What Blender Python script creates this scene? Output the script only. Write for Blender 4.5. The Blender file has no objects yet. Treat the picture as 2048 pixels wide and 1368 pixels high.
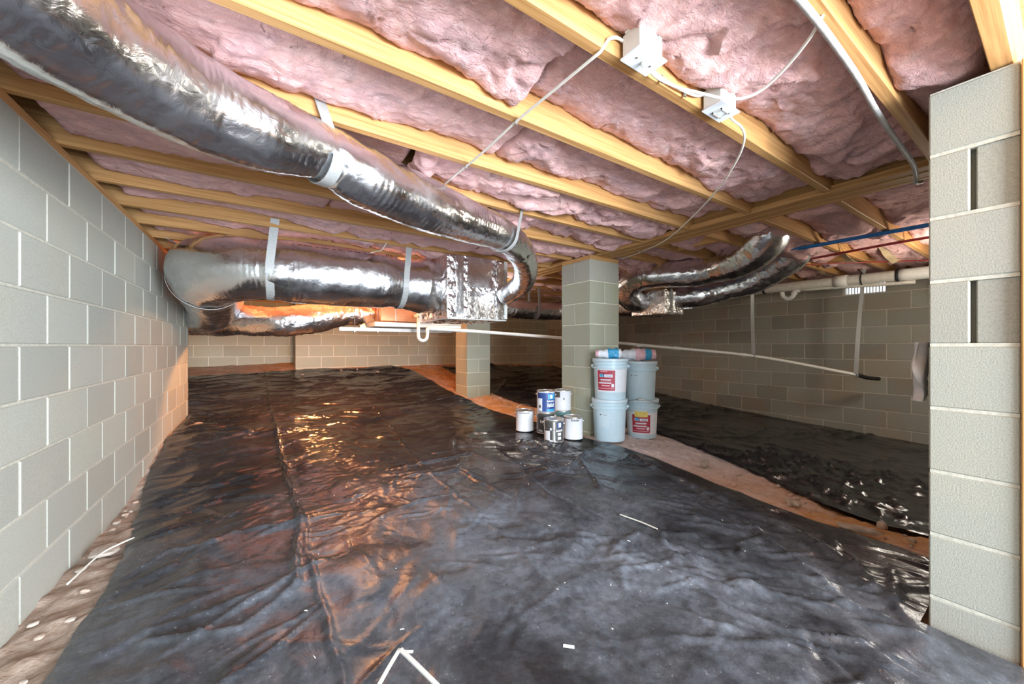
import bpy, math, random
import numpy as np
from mathutils import Vector

random.seed(7)
sc = bpy.context.scene
C = sc.collection
CZ = 0.95                      # eye height; most heights below are written relative to it

# ------------------------------------------------------------------ camera, world, lights, exposure
cam_d = bpy.data.cameras.new('camera')
cam_d.sensor_width = 36.0
cam_d.lens = 748.0 / 2048.0 * 36.0
cam_d.shift_y = 8.0 / 2048.0
cam_d.clip_start = 0.01
cam = bpy.data.objects.new('camera', cam_d)
C.objects.link(cam)
cam.location = (0, 0, CZ)
cam.rotation_euler = (math.radians(90), 0, -math.radians(33.6016))
sc.camera = cam

world = bpy.data.worlds.new('world')
sc.world = world
world.use_nodes = True
bg = world.node_tree.nodes['Background']
bg.inputs[0].default_value = (0.80, 0.90, 1.0, 1)
bg.inputs[1].default_value = 1.5


def area(name, loc, rot, sx, sy, power, col):
    d = bpy.data.lights.new(name, 'AREA')
    d.shape = 'RECTANGLE'; d.size = sx; d.size_y = sy
    d.energy = power; d.color = col
    o = bpy.data.objects.new(name, d); C.objects.link(o)
    o.location = loc; o.rotation_euler = rot
    return o


def point(name, loc, power, col, r=0.05):
    d = bpy.data.lights.new(name, 'POINT')
    d.energy = power; d.color = col; d.shadow_soft_size = r
    o = bpy.data.objects.new(name, d); C.objects.link(o)
    o.location = loc
    return o


# daylight coming in through the access opening behind the camera
area('daylight_access_opening', (1.3, -3.0, CZ + 0.10), (math.radians(93), 0, math.radians(9)), 3.6, 1.9, 540, (0.76, 0.88, 1.0))
# work lamp held at the access opening, above the photographer
point('work_lamp_at_opening', (1.62, -2.1, CZ + 0.25), 104, (1.0, 0.85, 0.66), 0.15)

sc.view_settings.view_transform = 'Standard'
sc.view_settings.look = 'None'
sc.view_settings.gamma = 1.0
sc.view_settings.use_curve_mapping = False
sc.view_settings.exposure = 0.80

# ------------------------------------------------------------------ noise (numpy)
_rng = np.random.RandomState(3)
_perm = _rng.permutation(256)
_perm = np.concatenate([_perm, _perm, _perm])
_ga = _rng.rand(256) * 2 * np.pi
_gx, _gy = np.cos(_ga), np.sin(_ga)


def pn(x, y, seed=0):
    x = np.asarray(x, float) + seed * 17.31; y = np.asarray(y, float) + seed * 9.77
    xi = np.floor(x).astype(int); yi = np.floor(y).astype(int)
    xf = x - xi; yf = y - yi
    u = xf * xf * xf * (xf * (xf * 6 - 15) + 10); v = yf * yf * yf * (yf * (yf * 6 - 15) + 10)

    def g(ix, iy, fx, fy):
        h = _perm[(_perm[ix & 255] + iy) & 255]
        return _gx[h] * fx + _gy[h] * fy
    a = g(xi, yi, xf, yf); b = g(xi + 1, yi, xf - 1, yf)
    c = g(xi, yi + 1, xf, yf - 1); d = g(xi + 1, yi + 1, xf - 1, yf - 1)
    return ((a + (b - a) * u) * (1 - v) + (c + (d - c) * u) * v) * 1.5


def fbm(x, y, seed=0, o=4, gain=0.5):
    s = 0; a = 1.0; f = 1.0
    for i in range(o):
        s = s + a * pn(x * f, y * f, seed + i * 3); a *= gain; f *= 2.03
    return s


# ------------------------------------------------------------------ mesh helpers
WL = {}                                    # world location of every object made


def tag(o, label=None, cat=None, group=None, kind=None):
    if label: o['label'] = label
    if cat: o['category'] = cat
    if group: o['group'] = group
    if kind: o['kind'] = kind
    return o


def empty(name, loc):
    o = bpy.data.objects.new(name, None); C.objects.link(o)
    o.empty_display_size = 0.05
    o.location = loc; WL[o.name] = Vector(loc)
    return o


def link(name, me, parent, wloc):
    o = bpy.data.objects.new(name, me); C.objects.link(o)
    wloc = Vector(wloc)
    if parent is not None:
        o.parent = parent; o.location = wloc - WL[parent.name]
    else:
        o.location = wloc
    WL[o.name] = wloc
    return o


def mk(name, V, F, mat, parent=None, smooth=False, base=True):
    V = np.asarray(V, float)
    mn = V.min(0); mx = V.max(0)
    c = (mn + mx) / 2
    if base: c[2] = mn[2]
    me = bpy.data.meshes.new(name)
    me.from_pydata((V - c).tolist(), [], F if isinstance(F, list) else F.tolist())
    if smooth: me.polygons.foreach_set('use_smooth', [True] * len(me.polygons))
    if mat is not None: me.materials.append(mat)
    me.update()
    return link(name, me, parent, c)


class MB:
    """collects verts and faces for one mesh"""
    def __init__(s): s.v = []; s.f = []
    def add(s, V, F):
        n = len(s.v); s.v += [tuple(p) for p in V]; s.f += [tuple(i + n for i in q) for q in F]
        return s
    def box(s, x0, x1, y0, y1, z0, z1, b=0.0): return s.add(*boxg(x0, x1, y0, y1, z0, z1, b))
    def build(s, name, mat, parent=None, smooth=False): return mk(name, s.v, s.f, mat, parent, smooth)


def boxg(x0, x1, y0, y1, z0, z1, b=0.0):
    if b <= 0:
        V = [(x, y, z) for x in (x0, x1) for y in (y0, y1) for z in (z0, z1)]
        F = [(0, 1, 3, 2), (4, 6, 7, 5), (0, 4, 5, 1), (2, 3, 7, 6), (0, 2, 6, 4), (1, 5, 7, 3)]
        return V, F
    cx, cy, cz = (x0 + x1) / 2, (y0 + y1) / 2, (z0 + z1) / 2
    h = ((x1 - x0) / 2, (y1 - y0) / 2, (z1 - z0) / 2)
    V = []; idx = {}
    for sx in (-1, 1):
        for sy in (-1, 1):
            for sz in (-1, 1):
                for a in range(3):
                    d = [h[0] - b, h[1] - b, h[2] - b]; d[a] = h[a]
                    idx[(sx, sy, sz, a)] = len(V)
                    V.append((cx + sx * d[0], cy + sy * d[1], cz + sz * d[2]))
    F = []
    S = (-1, 1)
    for a in range(3):                                     # six faces
        for sg in S:
            o1, o2 = [k for k in range(3) if k != a]
            q = []
            for (p, r) in ((-1, -1), (1, -1), (1, 1), (-1, 1)):
                t = [0, 0, 0]; t[a] = sg; t[o1] = p; t[o2] = r
                q.append(idx[(t[0], t[1], t[2], a)])
            if (sg > 0) == (a == 1): q = q[::-1]
            F.append(tuple(q))
    for a in range(3):                                     # twelve edges, along axis a
        o1, o2 = [k for k in range(3) if k != a]
        for p in S:
            for r in S:
                t0 = [0, 0, 0]; t1 = [0, 0, 0]
                t0[a] = -1; t1[a] = 1; t0[o1] = t1[o1] = p; t0[o2] = t1[o2] = r
                q = (idx[(*t0, o1)], idx[(*t1, o1)], idx[(*t1, o2)], idx[(*t0, o2)])
                flip = (p * r > 0) ^ (a == 1)
                F.append(q if not flip else q[::-1])
    for sx in S:
        for sy in S:
            for sz in S:
                q = tuple(idx[(sx, sy, sz, a)] for a in range(3))
                F.append(q if sx * sy * sz > 0 else q[::-1])
    return V, F


def bx(name, x0, x1, y0, y1, z0, z1, mat, parent=None, b=0.0):
    return mk(name, *boxg(x0, x1, y0, y1, z0, z1, b), mat, parent)


def grid_faces(nu, nv, wrap=False):
    F = []
    for i in range(nu - 1):
        for j in range(nv - 1 if not wrap else nv):
            j2 = (j + 1) % nv
            F.append((i * nv + j, i * nv + j2, (i + 1) * nv + j2, (i + 1) * nv + j))
    return F


def catmull(P, step):
    P = [np.asarray(p, float) for p in P]
    if len(P) == 2:
        n = max(2, int(np.linalg.norm(P[1] - P[0]) / step) + 1)
        return np.array([P[0] + (P[1] - P[0]) * t for t in np.linspace(0, 1, n)])
    Q = [2 * P[0] - P[1]] + P + [2 * P[-1] - P[-2]]
    out = []
    for i in range(1, len(Q) - 2):
        p0, p1, p2, p3 = Q[i - 1], Q[i], Q[i + 1], Q[i + 2]
        n = max(2, int(np.linalg.norm(p2 - p1) / step))
        for k in range(n):
            t = k / n
            out.append(0.5 * ((2 * p1) + (-p0 + p2) * t + (2 * p0 - 5 * p1 + 4 * p2 - p3) * t * t + (-p0 + 3 * p1 - 3 * p2 + p3) * t ** 3))
    out.append(P[-1])
    return np.array(out)


def frames(path):
    T = np.gradient(path, axis=0); T /= np.linalg.norm(T, axis=1)[:, None]
    up = np.array([0, 0, 1.0])
    if abs(T[0] @ up) > 0.9: up = np.array([1.0, 0, 0])
    N = np.zeros_like(path)
    n = up - (up @ T[0]) * T[0]; n /= np.linalg.norm(n)
    N[0] = n
    for i in range(1, len(path)):
        n = N[i - 1] - (N[i - 1] @ T[i]) * T[i]; n /= np.linalg.norm(n); N[i] = n
    return T, N, np.cross(T, N)


def tube_vf(P, r, seg=10, step=0.02, cap=True, smooth_path=True, rfun=None):
    path = catmull(P, step) if smooth_path else np.asarray(P, float)
    T, N, B = frames(path)
    a = np.linspace(0, 2 * np.pi, seg, endpoint=False)
    n = len(path)
    if rfun is None:
        rr = np.full((n, seg), r)
    else:
        L = np.concatenate([[0], np.cumsum(np.linalg.norm(np.diff(path, axis=0), axis=1))])
        rr = rfun(L[:, None] + 0 * a[None], np.broadcast_to(a[None], (n, seg)), L[-1])
    V = path[:, None, :] + rr[..., None] * (np.cos(a)[None, :, None] * N[:, None, :] + np.sin(a)[None, :, None] * B[:, None, :])
    V = V.reshape(-1, 3)
    F = grid_faces(n, seg, True)
    if cap:
        F.append(tuple(range(seg))[::-1]); F.append(tuple((n - 1) * seg + k for k in range(seg)))
    return V, F


def tube(name, P, r, mat, parent=None, seg=10, step=0.02, sp=True):
    V, F = tube_vf(P, r, seg, step, smooth_path=sp)
    return mk(name, V, F, mat, parent, True)


def lathe_vf(prof, seg=40, c=(0, 0, 0)):
    a = np.linspace(0, 2 * np.pi, seg, endpoint=False)
    V = []; n = len(prof)
    for (r, z) in prof:
        for t in a: V.append((c[0] + r * math.cos(t), c[1] + r * math.sin(t), c[2] + z))
    F = [tuple(q[::-1]) for q in grid_faces(n, seg, True)]
    return V, F


def lathe(name, prof, mat, parent, c, seg=40):
    V, F = lathe_vf(prof, seg, c)
    o = mk(name, V, F, mat, parent, False)
    me = o.data
    me.polygons.foreach_set('use_smooth', [True] * len(me.polygons))
    try: me.set_sharp_from_angle(angle=math.radians(35))
    except Exception: pass
    return o


def ribbon(name, P, W, w, mat, parent=None, th=0.003, step=None):
    """flat strap following points P, its width along the vectors W"""
    P = np.asarray(P, float); W = np.asarray(W, float)
    if W.ndim == 1: W = np.repeat(W[None], len(P), 0)
    W = W / np.linalg.norm(W, axis=1)[:, None]
    T = np.gradient(P, axis=0); T /= np.linalg.norm(T, axis=1)[:, None]
    N = np.cross(T, W); N /= np.linalg.norm(N, axis=1)[:, None]
    V = []
    for i in range(len(P)):
        for (a, b) in ((-.5, -.5), (.5, -.5), (.5, .5), (-.5, .5)):
            V.append(P[i] + W[i] * w * a + N[i] * th * b)
    F = grid_faces(len(P), 4, True)
    F.append((3, 2, 1, 0)); n = (len(P) - 1) * 4; F.append((n, n + 1, n + 2, n + 3))
    return mk(name, V, F, mat, parent)


def patch_vf(c, rf, t0, t1, z0, z1, off=0.0008, nt=14, nz=3):
    """curved label patch on a round body; rf(z) is the radius at height z over c"""
    V = []
    for i in range(nt):
        t = t0 + (t1 - t0) * i / (nt - 1)
        for j in range(nz):
            z = z0 + (z1 - z0) * j / (nz - 1)
            r = rf(z) + off
            V.append((c[0] + r * math.cos(t), c[1] + r * math.sin(t), c[2] + z))
    return V, grid_faces(nt, nz)


# ------------------------------------------------------------------ materials
def mat_new(name):
    m = bpy.data.materials.new(name); m.use_nodes = True
    nt = m.node_tree; b = nt.nodes['Principled BSDF']
    return m, nt, b


def N(nt, typ, **kw):
    n = nt.nodes.new(typ)
    for k, v in kw.items():
        if k in n.inputs: n.inputs[k].default_value = v
        else: setattr(n, k, v)
    return n


def lk(nt, a, b): nt.links.new(a, b)


def coords(nt, kind='pos', scale=(1, 1, 1)):
    if kind == 'pos':
        g = N(nt, 'ShaderNodeNewGeometry'); out = g.outputs['Position']
    else:
        g = N(nt, 'ShaderNodeTexCoord'); out = g.outputs['Object']
    mp = N(nt, 'ShaderNodeMapping'); mp.inputs['Scale'].default_value = scale
    lk(nt, out, mp.inputs['Vector'])
    return mp.outputs['Vector']


def noise(nt, vec, scale, detail=4, rough=0.55, dist=0.0):
    n = N(nt, 'ShaderNodeTexNoise'); n.inputs['Scale'].default_value = scale
    n.inputs['Detail'].default_value = detail; n.inputs['Roughness'].default_value = rough
    n.inputs['Distortion'].default_value = dist
    lk(nt, vec, n.inputs['Vector'])
    return n.outputs['Fac']


def ramp(nt, fac, stops):
    r = N(nt, 'ShaderNodeValToRGB')
    el = r.color_ramp.elements
    while len(el) < len(stops): el.new(0.5)
    for e, (p, c) in zip(el, stops):
        e.position = p; e.color = (*c, 1) if len(c) == 3 else c
    lk(nt, fac, r.inputs['Fac'])
    return r.outputs['Color']


def mixc(nt, fac, a, b, mode='MIX'):
    m = N(nt, 'ShaderNodeMix', data_type='RGBA', blend_type=mode)
    ins = [s for s in m.inputs if s.type == 'RGBA']
    f = m.inputs[0]
    if isinstance(fac, (int, float)): f.default_value = fac
    else: lk(nt, fac, f)
    for s, v in zip(ins, (a, b)):
        if isinstance(v, tuple): s.default_value = (*v, 1)
        else: lk(nt, v, s)
    return [s for s in m.outputs if s.type == 'RGBA'][0]


def bump(nt, b, h, strength, dist=0.01, prev=None):
    n = N(nt, 'ShaderNodeBump'); n.inputs['Strength'].default_value = strength
    n.inputs['Distance'].default_value = dist
    lk(nt, h, n.inputs['Height'])
    if prev is not None: lk(nt, prev, n.inputs['Normal'])
    if b is not None: lk(nt, n.outputs['Normal'], b.inputs['Normal'])
    return n.outputs['Normal']


def simple(name, col, rough=0.5, metal=0.0, var=0.06, spec=0.5, nscale=30, bmp=0.0):
    m, nt, b = mat_new(name)
    v = coords(nt)
    f = noise(nt, v, nscale, 3)
    lo = tuple(max(0, c * (1 - var)) for c in col); hi = tuple(min(1, c * (1 + var)) for c in col)
    lk(nt, ramp(nt, f, [(0.3, lo), (0.7, hi)]), b.inputs['Base Color'])
    b.inputs['Roughness'].default_value = rough; b.inputs['Metallic'].default_value = metal
    b.inputs['Specular IOR Level'].default_value = spec
    if bmp: bump(nt, b, f, bmp, 0.004)
    return m


def mat_block(name, base, mott=(0.50, 0.42, 0.30), mf=0.25, lo=0.90):
    m, nt, b = mat_new(name)
    v = coords(nt)
    oi = N(nt, 'ShaderNodeObjectInfo')
    c1 = ramp(nt, oi.outputs['Random'], [(0.0, tuple(x * lo for x in base)), (0.5, base), (1.0, (base[0] * 1.06, base[1] * 1.08, base[2] * 1.07))])
    n1 = noise(nt, v, 2.2, 3)
    c2 = mixc(nt, ramp(nt, n1, [(0.45, (0, 0, 0)), (0.75, (mf, mf, mf))]), c1, mott)
    n2 = noise(nt, v, 240, 3, 0.7)
    c3 = mixc(nt, 0.45, c2, ramp(nt, n2, [(0.3, (0.30, 0.30, 0.30)), (0.5, (0.5, 0.5, 0.5)), (0.72, (0.68, 0.68, 0.68))]), 'OVERLAY')
    lk(nt, c3, b.inputs['Base Color'])
    b.inputs['Roughness'].default_value = 0.92
    b.inputs['Specular IOR Level'].default_value = 0.2
    bump(nt, b, n2, 0.35, 0.004)
    return m


def mat_wood(name, light, dark, axis=0):
    m, nt, b = mat_new(name)
    s = [14.0, 14.0, 14.0]; s[axis] = 0.7
    v = coords(nt, 'pos', tuple(s))
    oi = N(nt, 'ShaderNodeObjectInfo')
    n1 = noise(nt, v, 2.2, 5, 0.6, 0.6)
    s2 = [70.0, 70.0, 70.0]; s2[axis] = 1.6
    n2 = noise(nt, coords(nt, 'pos', tuple(s2)), 1.5, 3, 0.6)
    mid = tuple((a + c) / 2 for a, c in zip(light, dark))
    col = ramp(nt, n1, [(0.28, dark), (0.45, mid), (0.62, light)])
    col = mixc(nt, 0.5, col, ramp(nt, n2, [(0.36, tuple(c * .8 for c in dark)), (0.58, light)]))
    tone = ramp(nt, oi.outputs['Random'], [(0, (0.80, 0.80, 0.76)), (1, (1.0, 1.0, 1.0))])
    col = mixc(nt, 1.0, col, tone, 'MULTIPLY')
    lk(nt, col, b.inputs['Base Color'])
    b.inputs['Roughness'].default_value = 0.62
    b.inputs['Specular IOR Level'].default_value = 0.3
    bump(nt, b, n2, 0.15, 0.003)
    return m


def mat_foil(name, col=(0.86, 0.87, 0.89), rough=0.20, crink=0.16, scale=22):
    m, nt, b = mat_new(name)
    v = coords(nt)
    n1 = noise(nt, v, scale, 4, 0.6, 1.2)
    vo = N(nt, 'ShaderNodeTexVoronoi', feature='DISTANCE_TO_EDGE'); vo.inputs['Scale'].default_value = scale * 0.8
    wv = N(nt, 'ShaderNodeVectorMath', operation='ADD')
    nz = N(nt, 'ShaderNodeTexNoise'); nz.inputs['Scale'].default_value = 9.0
    lk(nt, v, nz.inputs['Vector'])
    sc_ = N(nt, 'ShaderNodeVectorMath', operation='SCALE'); sc_.inputs['Scale'].default_value = 0.15
    lk(nt, nz.outputs['Color'], sc_.inputs[0]); lk(nt, v, wv.inputs[0]); lk(nt, sc_.outputs[0], wv.inputs[1])
    lk(nt, wv.outputs[0], vo.inputs['Vector'])
    p = bump(nt, None, n1, crink, 0.012)
    bump(nt, b, vo.outputs['Distance'], crink * 0.45, 0.02, p)
    n2 = noise(nt, v, 5, 3)
    lk(nt, ramp(nt, n2, [(0.3, tuple(c * 0.88 for c in col)), (0.7, col)]), b.inputs['Base Color'])
    b.inputs['Metallic'].default_value = 1.0
    r = ramp(nt, noise(nt, v, 7, 3), [(0.3, (rough * 0.8,) * 3), (0.75, (rough * 1.7,) * 3)])
    lk(nt, r, b.inputs['Roughness'])
    return m


def mat_insulation():
    m, nt, b = mat_new('pink_fiberglass')
    v = coords(nt)
    n1 = noise(nt, v, 5.5, 6, 0.6, 0.7)
    n2 = noise(nt, coords(nt, 'pos', (0.5, 1.6, 1.6)), 34, 6, 0.7, 1.2)
    c = ramp(nt, n1, [(0.30, (0.52, 0.33, 0.37)), (0.42, (0.72, 0.41, 0.43)), (0.54, (0.88, 0.485, 0.45)), (0.68, (0.87, 0.58, 0.56))])
    c = mixc(nt, 0.50, c, ramp(nt, n2, [(0.25, (0.56, 0.33, 0.35)), (0.5, (0.81, 0.50, 0.46)), (0.75, (1.0, 0.80, 0.77))]))
    lk(nt, c, b.inputs['Base Color'])
    b.inputs['Roughness'].default_value = 1.0
    b.inputs['Specular IOR Level'].default_value = 0.05
    b.inputs['Sheen Weight'].default_value = 0.25
    b.inputs['Sheen Tint'].default_value = (1, 0.8, 0.8, 1)
    n3 = noise(nt, v, 22, 6, 0.65, 0.8)
    p = bump(nt, None, n3, 0.8, 0.025)
    bump(nt, b, n2, 0.7, 0.010, p)
    return m


def mat_sheet():
    m, nt, b = mat_new('black_polyethylene')
    v = coords(nt)
    dn = noise(nt, v, 1.7, 7, 0.68, 0.4)
    dm = ramp(nt, dn, [(0.36, (0.05, 0.05, 0.05)), (0.54, (0.42, 0.42, 0.42)), (0.74, (0.95, 0.95, 0.95))])
    sp = noise(nt, v, 75, 2, 0.5)
    spk = ramp(nt, sp, [(0.70, (0, 0, 0)), (0.76, (1, 1, 1))])
    fine = noise(nt, v, 26, 5, 0.7)
    dust_sheen = mixc(nt, 1.0, dm, ramp(nt, fine, [(0.3, (0.35, 0.35, 0.35)), (0.7, (1, 1, 1))]), 'MULTIPLY')
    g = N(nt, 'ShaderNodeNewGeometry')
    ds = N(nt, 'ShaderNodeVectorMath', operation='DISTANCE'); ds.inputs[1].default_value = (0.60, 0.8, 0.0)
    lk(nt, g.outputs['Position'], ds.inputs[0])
    md = N(nt, 'ShaderNodeMapRange'); md.inputs['From Min'].default_value = 2.5; md.inputs['From Max'].default_value = 0.7  # tracked-in dust plus painted daylight sheen, strongest near the access opening
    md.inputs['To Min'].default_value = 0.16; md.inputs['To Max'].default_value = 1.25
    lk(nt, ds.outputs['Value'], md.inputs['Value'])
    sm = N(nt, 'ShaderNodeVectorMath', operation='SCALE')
    lk(nt, dust_sheen, sm.inputs[0]); lk(nt, md.outputs['Result'], sm.inputs['Scale'])
    dust_sheen = sm.outputs[0]
    col = mixc(nt, dust_sheen, (0.014, 0.014, 0.016), (0.24, 0.26, 0.30))
    spf = mixc(nt, 1.0, spk, dm, 'MULTIPLY')
    col = mixc(nt, spf, col, (0.55, 0.56, 0.58))
    lk(nt, col, b.inputs['Base Color'])
    lk(nt, ramp(nt, dust_sheen, [(0.0, (0.19,) * 3), (0.5, (0.36,) * 3), (1.0, (0.55,) * 3)]), b.inputs['Roughness'])
    b.inputs['Specular IOR Level'].default_value = 0.6
    n1 = noise(nt, coords(nt, 'pos', (1.0, 0.6, 1)), 16, 4, 0.55, 1.5)
    p = bump(nt, None, n1, 0.10, 0.02)
    n4 = noise(nt, coords(nt, 'pos', (1.0, 1.5, 1)), 46, 3, 0.5, 2.0)
    bump(nt, b, n4, 0.08, 0.008, p)
    return m


def mat_dirt():
    m, nt, b = mat_new('red_clay_dirt')
    v = coords(nt)
    n1 = noise(nt, v, 2.6, 6, 0.65)
    n2 = noise(nt, v, 24, 6, 0.7)
    g = N(nt, 'ShaderNodeNewGeometry')
    c = ramp(nt, n1, [(0.32, (0.50, 0.23, 0.09)), (0.46, (0.60, 0.31, 0.13)), (0.56, (0.62, 0.37, 0.24)), (0.70, (0.70, 0.50, 0.42))])
    c = mixc(nt, 0.55, c, ramp(nt, n2, [(0.25, (0.25, 0.11, 0.06)), (0.5, (0.5, 0.5, 0.5)), (0.8, (0.80, 0.70, 0.60))]), 'OVERLAY')
    # pale mortar dust lies by the block wall and around the pier
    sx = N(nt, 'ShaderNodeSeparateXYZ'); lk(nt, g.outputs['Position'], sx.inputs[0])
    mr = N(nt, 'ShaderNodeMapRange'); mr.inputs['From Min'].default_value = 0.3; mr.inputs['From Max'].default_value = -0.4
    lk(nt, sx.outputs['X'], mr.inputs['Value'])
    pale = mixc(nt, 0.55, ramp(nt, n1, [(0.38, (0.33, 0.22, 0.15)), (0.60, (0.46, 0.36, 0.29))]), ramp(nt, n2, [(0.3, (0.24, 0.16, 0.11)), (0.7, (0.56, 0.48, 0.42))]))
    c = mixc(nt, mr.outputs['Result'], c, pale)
    ds = N(nt, 'ShaderNodeVectorMath', operation='DISTANCE'); ds.inputs[1].default_value = (3.05, 2.0, 0.05)
    lk(nt, g.outputs['Position'], ds.inputs[0])
    md = N(nt, 'ShaderNodeMapRange'); md.inputs['From Min'].default_value = 1.25; md.inputs['From Max'].default_value = 0.35
    md.inputs['To Max'].default_value = 0.85
    lk(nt, ds.outputs['Value'], md.inputs['Value'])
    c = mixc(nt, md.outputs['Result'], c, ramp(nt, n2, [(0.3, (0.58, 0.48, 0.48)), (0.7, (0.82, 0.76, 0.78))]))
    lk(nt, c, b.inputs['Base Color'])
    b.inputs['Roughness'].default_value = 0.95
    b.inputs['Specular IOR Level'].default_value = 0.15
    bump(nt, b, n2, 0.7, 0.015)
    return m


M = dict(
    block=mat_block('concrete_block', (0.42, 0.415, 0.36)),
    block_f=mat_block('concrete_block_warm', (0.33, 0.32, 0.275)),
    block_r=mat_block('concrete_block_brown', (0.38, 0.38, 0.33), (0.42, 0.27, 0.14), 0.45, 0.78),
    block_b=mat_block('concrete_block_olive', (0.42, 0.42, 0.33), (0.44, 0.40, 0.22), 0.4),
    mortar=simple('mortar', (0.52, 0.49, 0.41), 0.95, var=0.12, spec=0.1, nscale=60, bmp=0.4),
    mortar_b=simple('mortar_pale', (0.72, 0.69, 0.57), 0.95, var=0.1, spec=0.1, nscale=60, bmp=0.4),
    mortar_r=simple('mortar_brown', (0.58, 0.54, 0.46), 0.95, var=0.12, spec=0.1, nscale=60, bmp=0.4),
    wood=mat_wood('pine', (0.67, 0.375, 0.15), (0.44, 0.205, 0.065), 0),
    wood_y=mat_wood('pine_girder', (0.67, 0.375, 0.15), (0.44, 0.205, 0.065), 1),
    wood_z=mat_wood('pine_post', (0.80, 0.45, 0.18), (0.56, 0.28, 0.09), 2),
    foil=mat_foil('duct_foil'),
    foil2=mat_foil('duct_foil_crumpled', (0.82, 0.80, 0.80), 0.20, 0.45, 20),
    foil_w=mat_foil('foil_wrap', (0.88, 0.86, 0.86), 0.16, 0.6, 30),
    galv=simple('galvanized', (0.44, 0.42, 0.40), 0.5, 0.9, 0.1, nscale=14),
    cabinet=simple('cabinet_metal', (0.50, 0.25, 0.14), 0.38, 0.6, 0.12, nscale=14),
    strap=simple('strap_webbing', (0.33, 0.33, 0.32), 0.45, 0.1, 0.08, nscale=80),
    pink=mat_insulation(),
    kraft=simple('kraft_paper', (0.62, 0.47, 0.28), 0.8, var=0.15, nscale=20),
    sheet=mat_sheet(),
    dirt=mat_dirt(),
    pvc=simple('white_pvc', (0.82, 0.81, 0.76), 0.35, var=0.04),
    pvc_g=simple('grey_pvc', (0.66, 0.63, 0.56), 0.4, var=0.08),
    white=simple('white_plastic', (0.62, 0.61, 0.58), 0.32, var=0.03),
    plate=simple('plate_white', (0.72, 0.76, 0.80), 0.3, var=0.03),
    cable=simple('white_cable', (0.66, 0.62, 0.55), 0.45, var=0.05),
    conduit=simple('grey_cable', (0.40, 0.38, 0.36), 0.5, var=0.2),
    bucket=simple('bucket_plastic', (0.60, 0.75, 0.82), 0.32, var=0.03),
    bucket_l=simple('bucket_lid', (0.64, 0.77, 0.83), 0.36, var=0.03),
    paper=simple('white_paper', (0.82, 0.84, 0.88), 0.55, var=0.04),
    red=simple('label_red', (0.46, 0.045, 0.075), 0.5, var=0.12),
    pinkp=simple('label_pink', (0.80, 0.50, 0.54), 0.5, var=0.1),
    yellow=simple('label_yellow', (0.85, 0.66, 0.16), 0.5, var=0.1),
    blue=simple('label_blue', (0.035, 0.075, 0.26), 0.4, var=0.15),
    cyan=simple('label_cyan', (0.05, 0.36, 0.62), 0.4, var=0.12),
    char=simple('label_charcoal', (0.075, 0.07, 0.065), 0.5, var=0.15),
    teal=simple('can_teal', (0.22, 0.42, 0.42), 0.4, var=0.08),
    can=simple('can_white', (0.80, 0.79, 0.80), 0.35, var=0.03),
    tin=simple('tin', (0.62, 0.59, 0.55), 0.32, 0.85, 0.12, nscale=40),
    wire=simple('steel_wire', (0.40, 0.39, 0.36), 0.35, 0.9, 0.1),
    ink=simple('black_ink', (0.02, 0.02, 0.02), 0.6, var=0.1),
    black=simple('black_foam', (0.02, 0.02, 0.02), 0.7, var=0.2),
    pexb=simple('blue_tubing', (0.03, 0.20, 0.55), 0.35, var=0.08),
    pexr=simple('red_tubing', (0.30, 0.03, 0.03), 0.35, var=0.1),
    stone=simple('stone', (0.46, 0.35, 0.27), 0.9, var=0.25, nscale=30, bmp=0.5),
    concrete=simple('mortar_crumb', (0.44, 0.37, 0.31), 0.95, var=0.15, nscale=40, bmp=0.5),
    cloth=simple('rag_cloth', (0.50, 0.46, 0.44), 0.9, var=0.08),
    subfloor=mat_wood('subfloor', (0.55, 0.36, 0.18), (0.40, 0.23, 0.10), 1),
    vent=simple('vent_frame', (0.70, 0.70, 0.66), 0.5, var=0.05),
)
bagm = simple('bag_plastic', (0.80, 0.82, 0.86), 0.3, var=0.05)

# ------------------------------------------------------------------ ground shape
GP = np.array([(-.72, 1.9, -.99), (-.72, 3.3, -.99), (-.72, 4.4, -.82), (-.72, 5.6, -.79), (-.9, 7.6, -.47), (-.4, 8.3, -.36), (.8, 7.6, -.42), (2.5, 7.6, -.41),
               (2.7, 5.03, -.77), (1.8, .26, -.93), (2.5, .4, -.93), (2.9, .5, -1.0), (3.4, 2.3, -.92), (4.5, 1, -1.08),
               (6.2, .9, -1.11), (6.2, 4.4, -.89), (6.2, 7.6, -.5), (4., 7.5, -.43), (4, 5, -.8), (.8, 1.5, -.94), (.8, 3, -.92), (.8, 5, -.80),
               (.8, 6.3, -.66), (0, .3, -.93), (-.7, -.8, -.93), (2, -.8, -.93), (4., 3, -.95), (1.5, 4, -.86), (2.2, 2.65, -.82), (2.6, 2.3, -.85), (3.07, 2.36, -.88), (-.5, 2.2, -.97)])


def _U(r2): return np.where(r2 > 1e-9, r2 * np.log(np.maximum(r2, 1e-9)) * 0.5, 0)


def _tps():
    n = len(GP); P = GP[:, :2]
    K = _U(((P[:, None] - P[None]) ** 2).sum(-1)) + np.eye(n) * 0.02
    Q = np.hstack([np.ones((n, 1)), P])
    A = np.zeros((n + 3, n + 3)); A[:n, :n] = K; A[:n, n:] = Q; A[n:, :n] = Q.T
    return np.linalg.solve(A, np.concatenate([GP[:, 2], np.zeros(3)]))


_w = _tps()


def G(x, y):
    x = np.asarray(x, float); y = np.asarray(y, float)
    z = _w[-3] + _w[-2] * x + _w[-1] * y
    for (px, py, _), w in zip(GP, _w[:-3]): z = z + w * _U((x - px) ** 2 + (y - py) ** 2)
    return z + CZ


def R(z): return z + CZ
def Wp(L): return [(x, y, z + CZ) for (x, y, z) in L]


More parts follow.
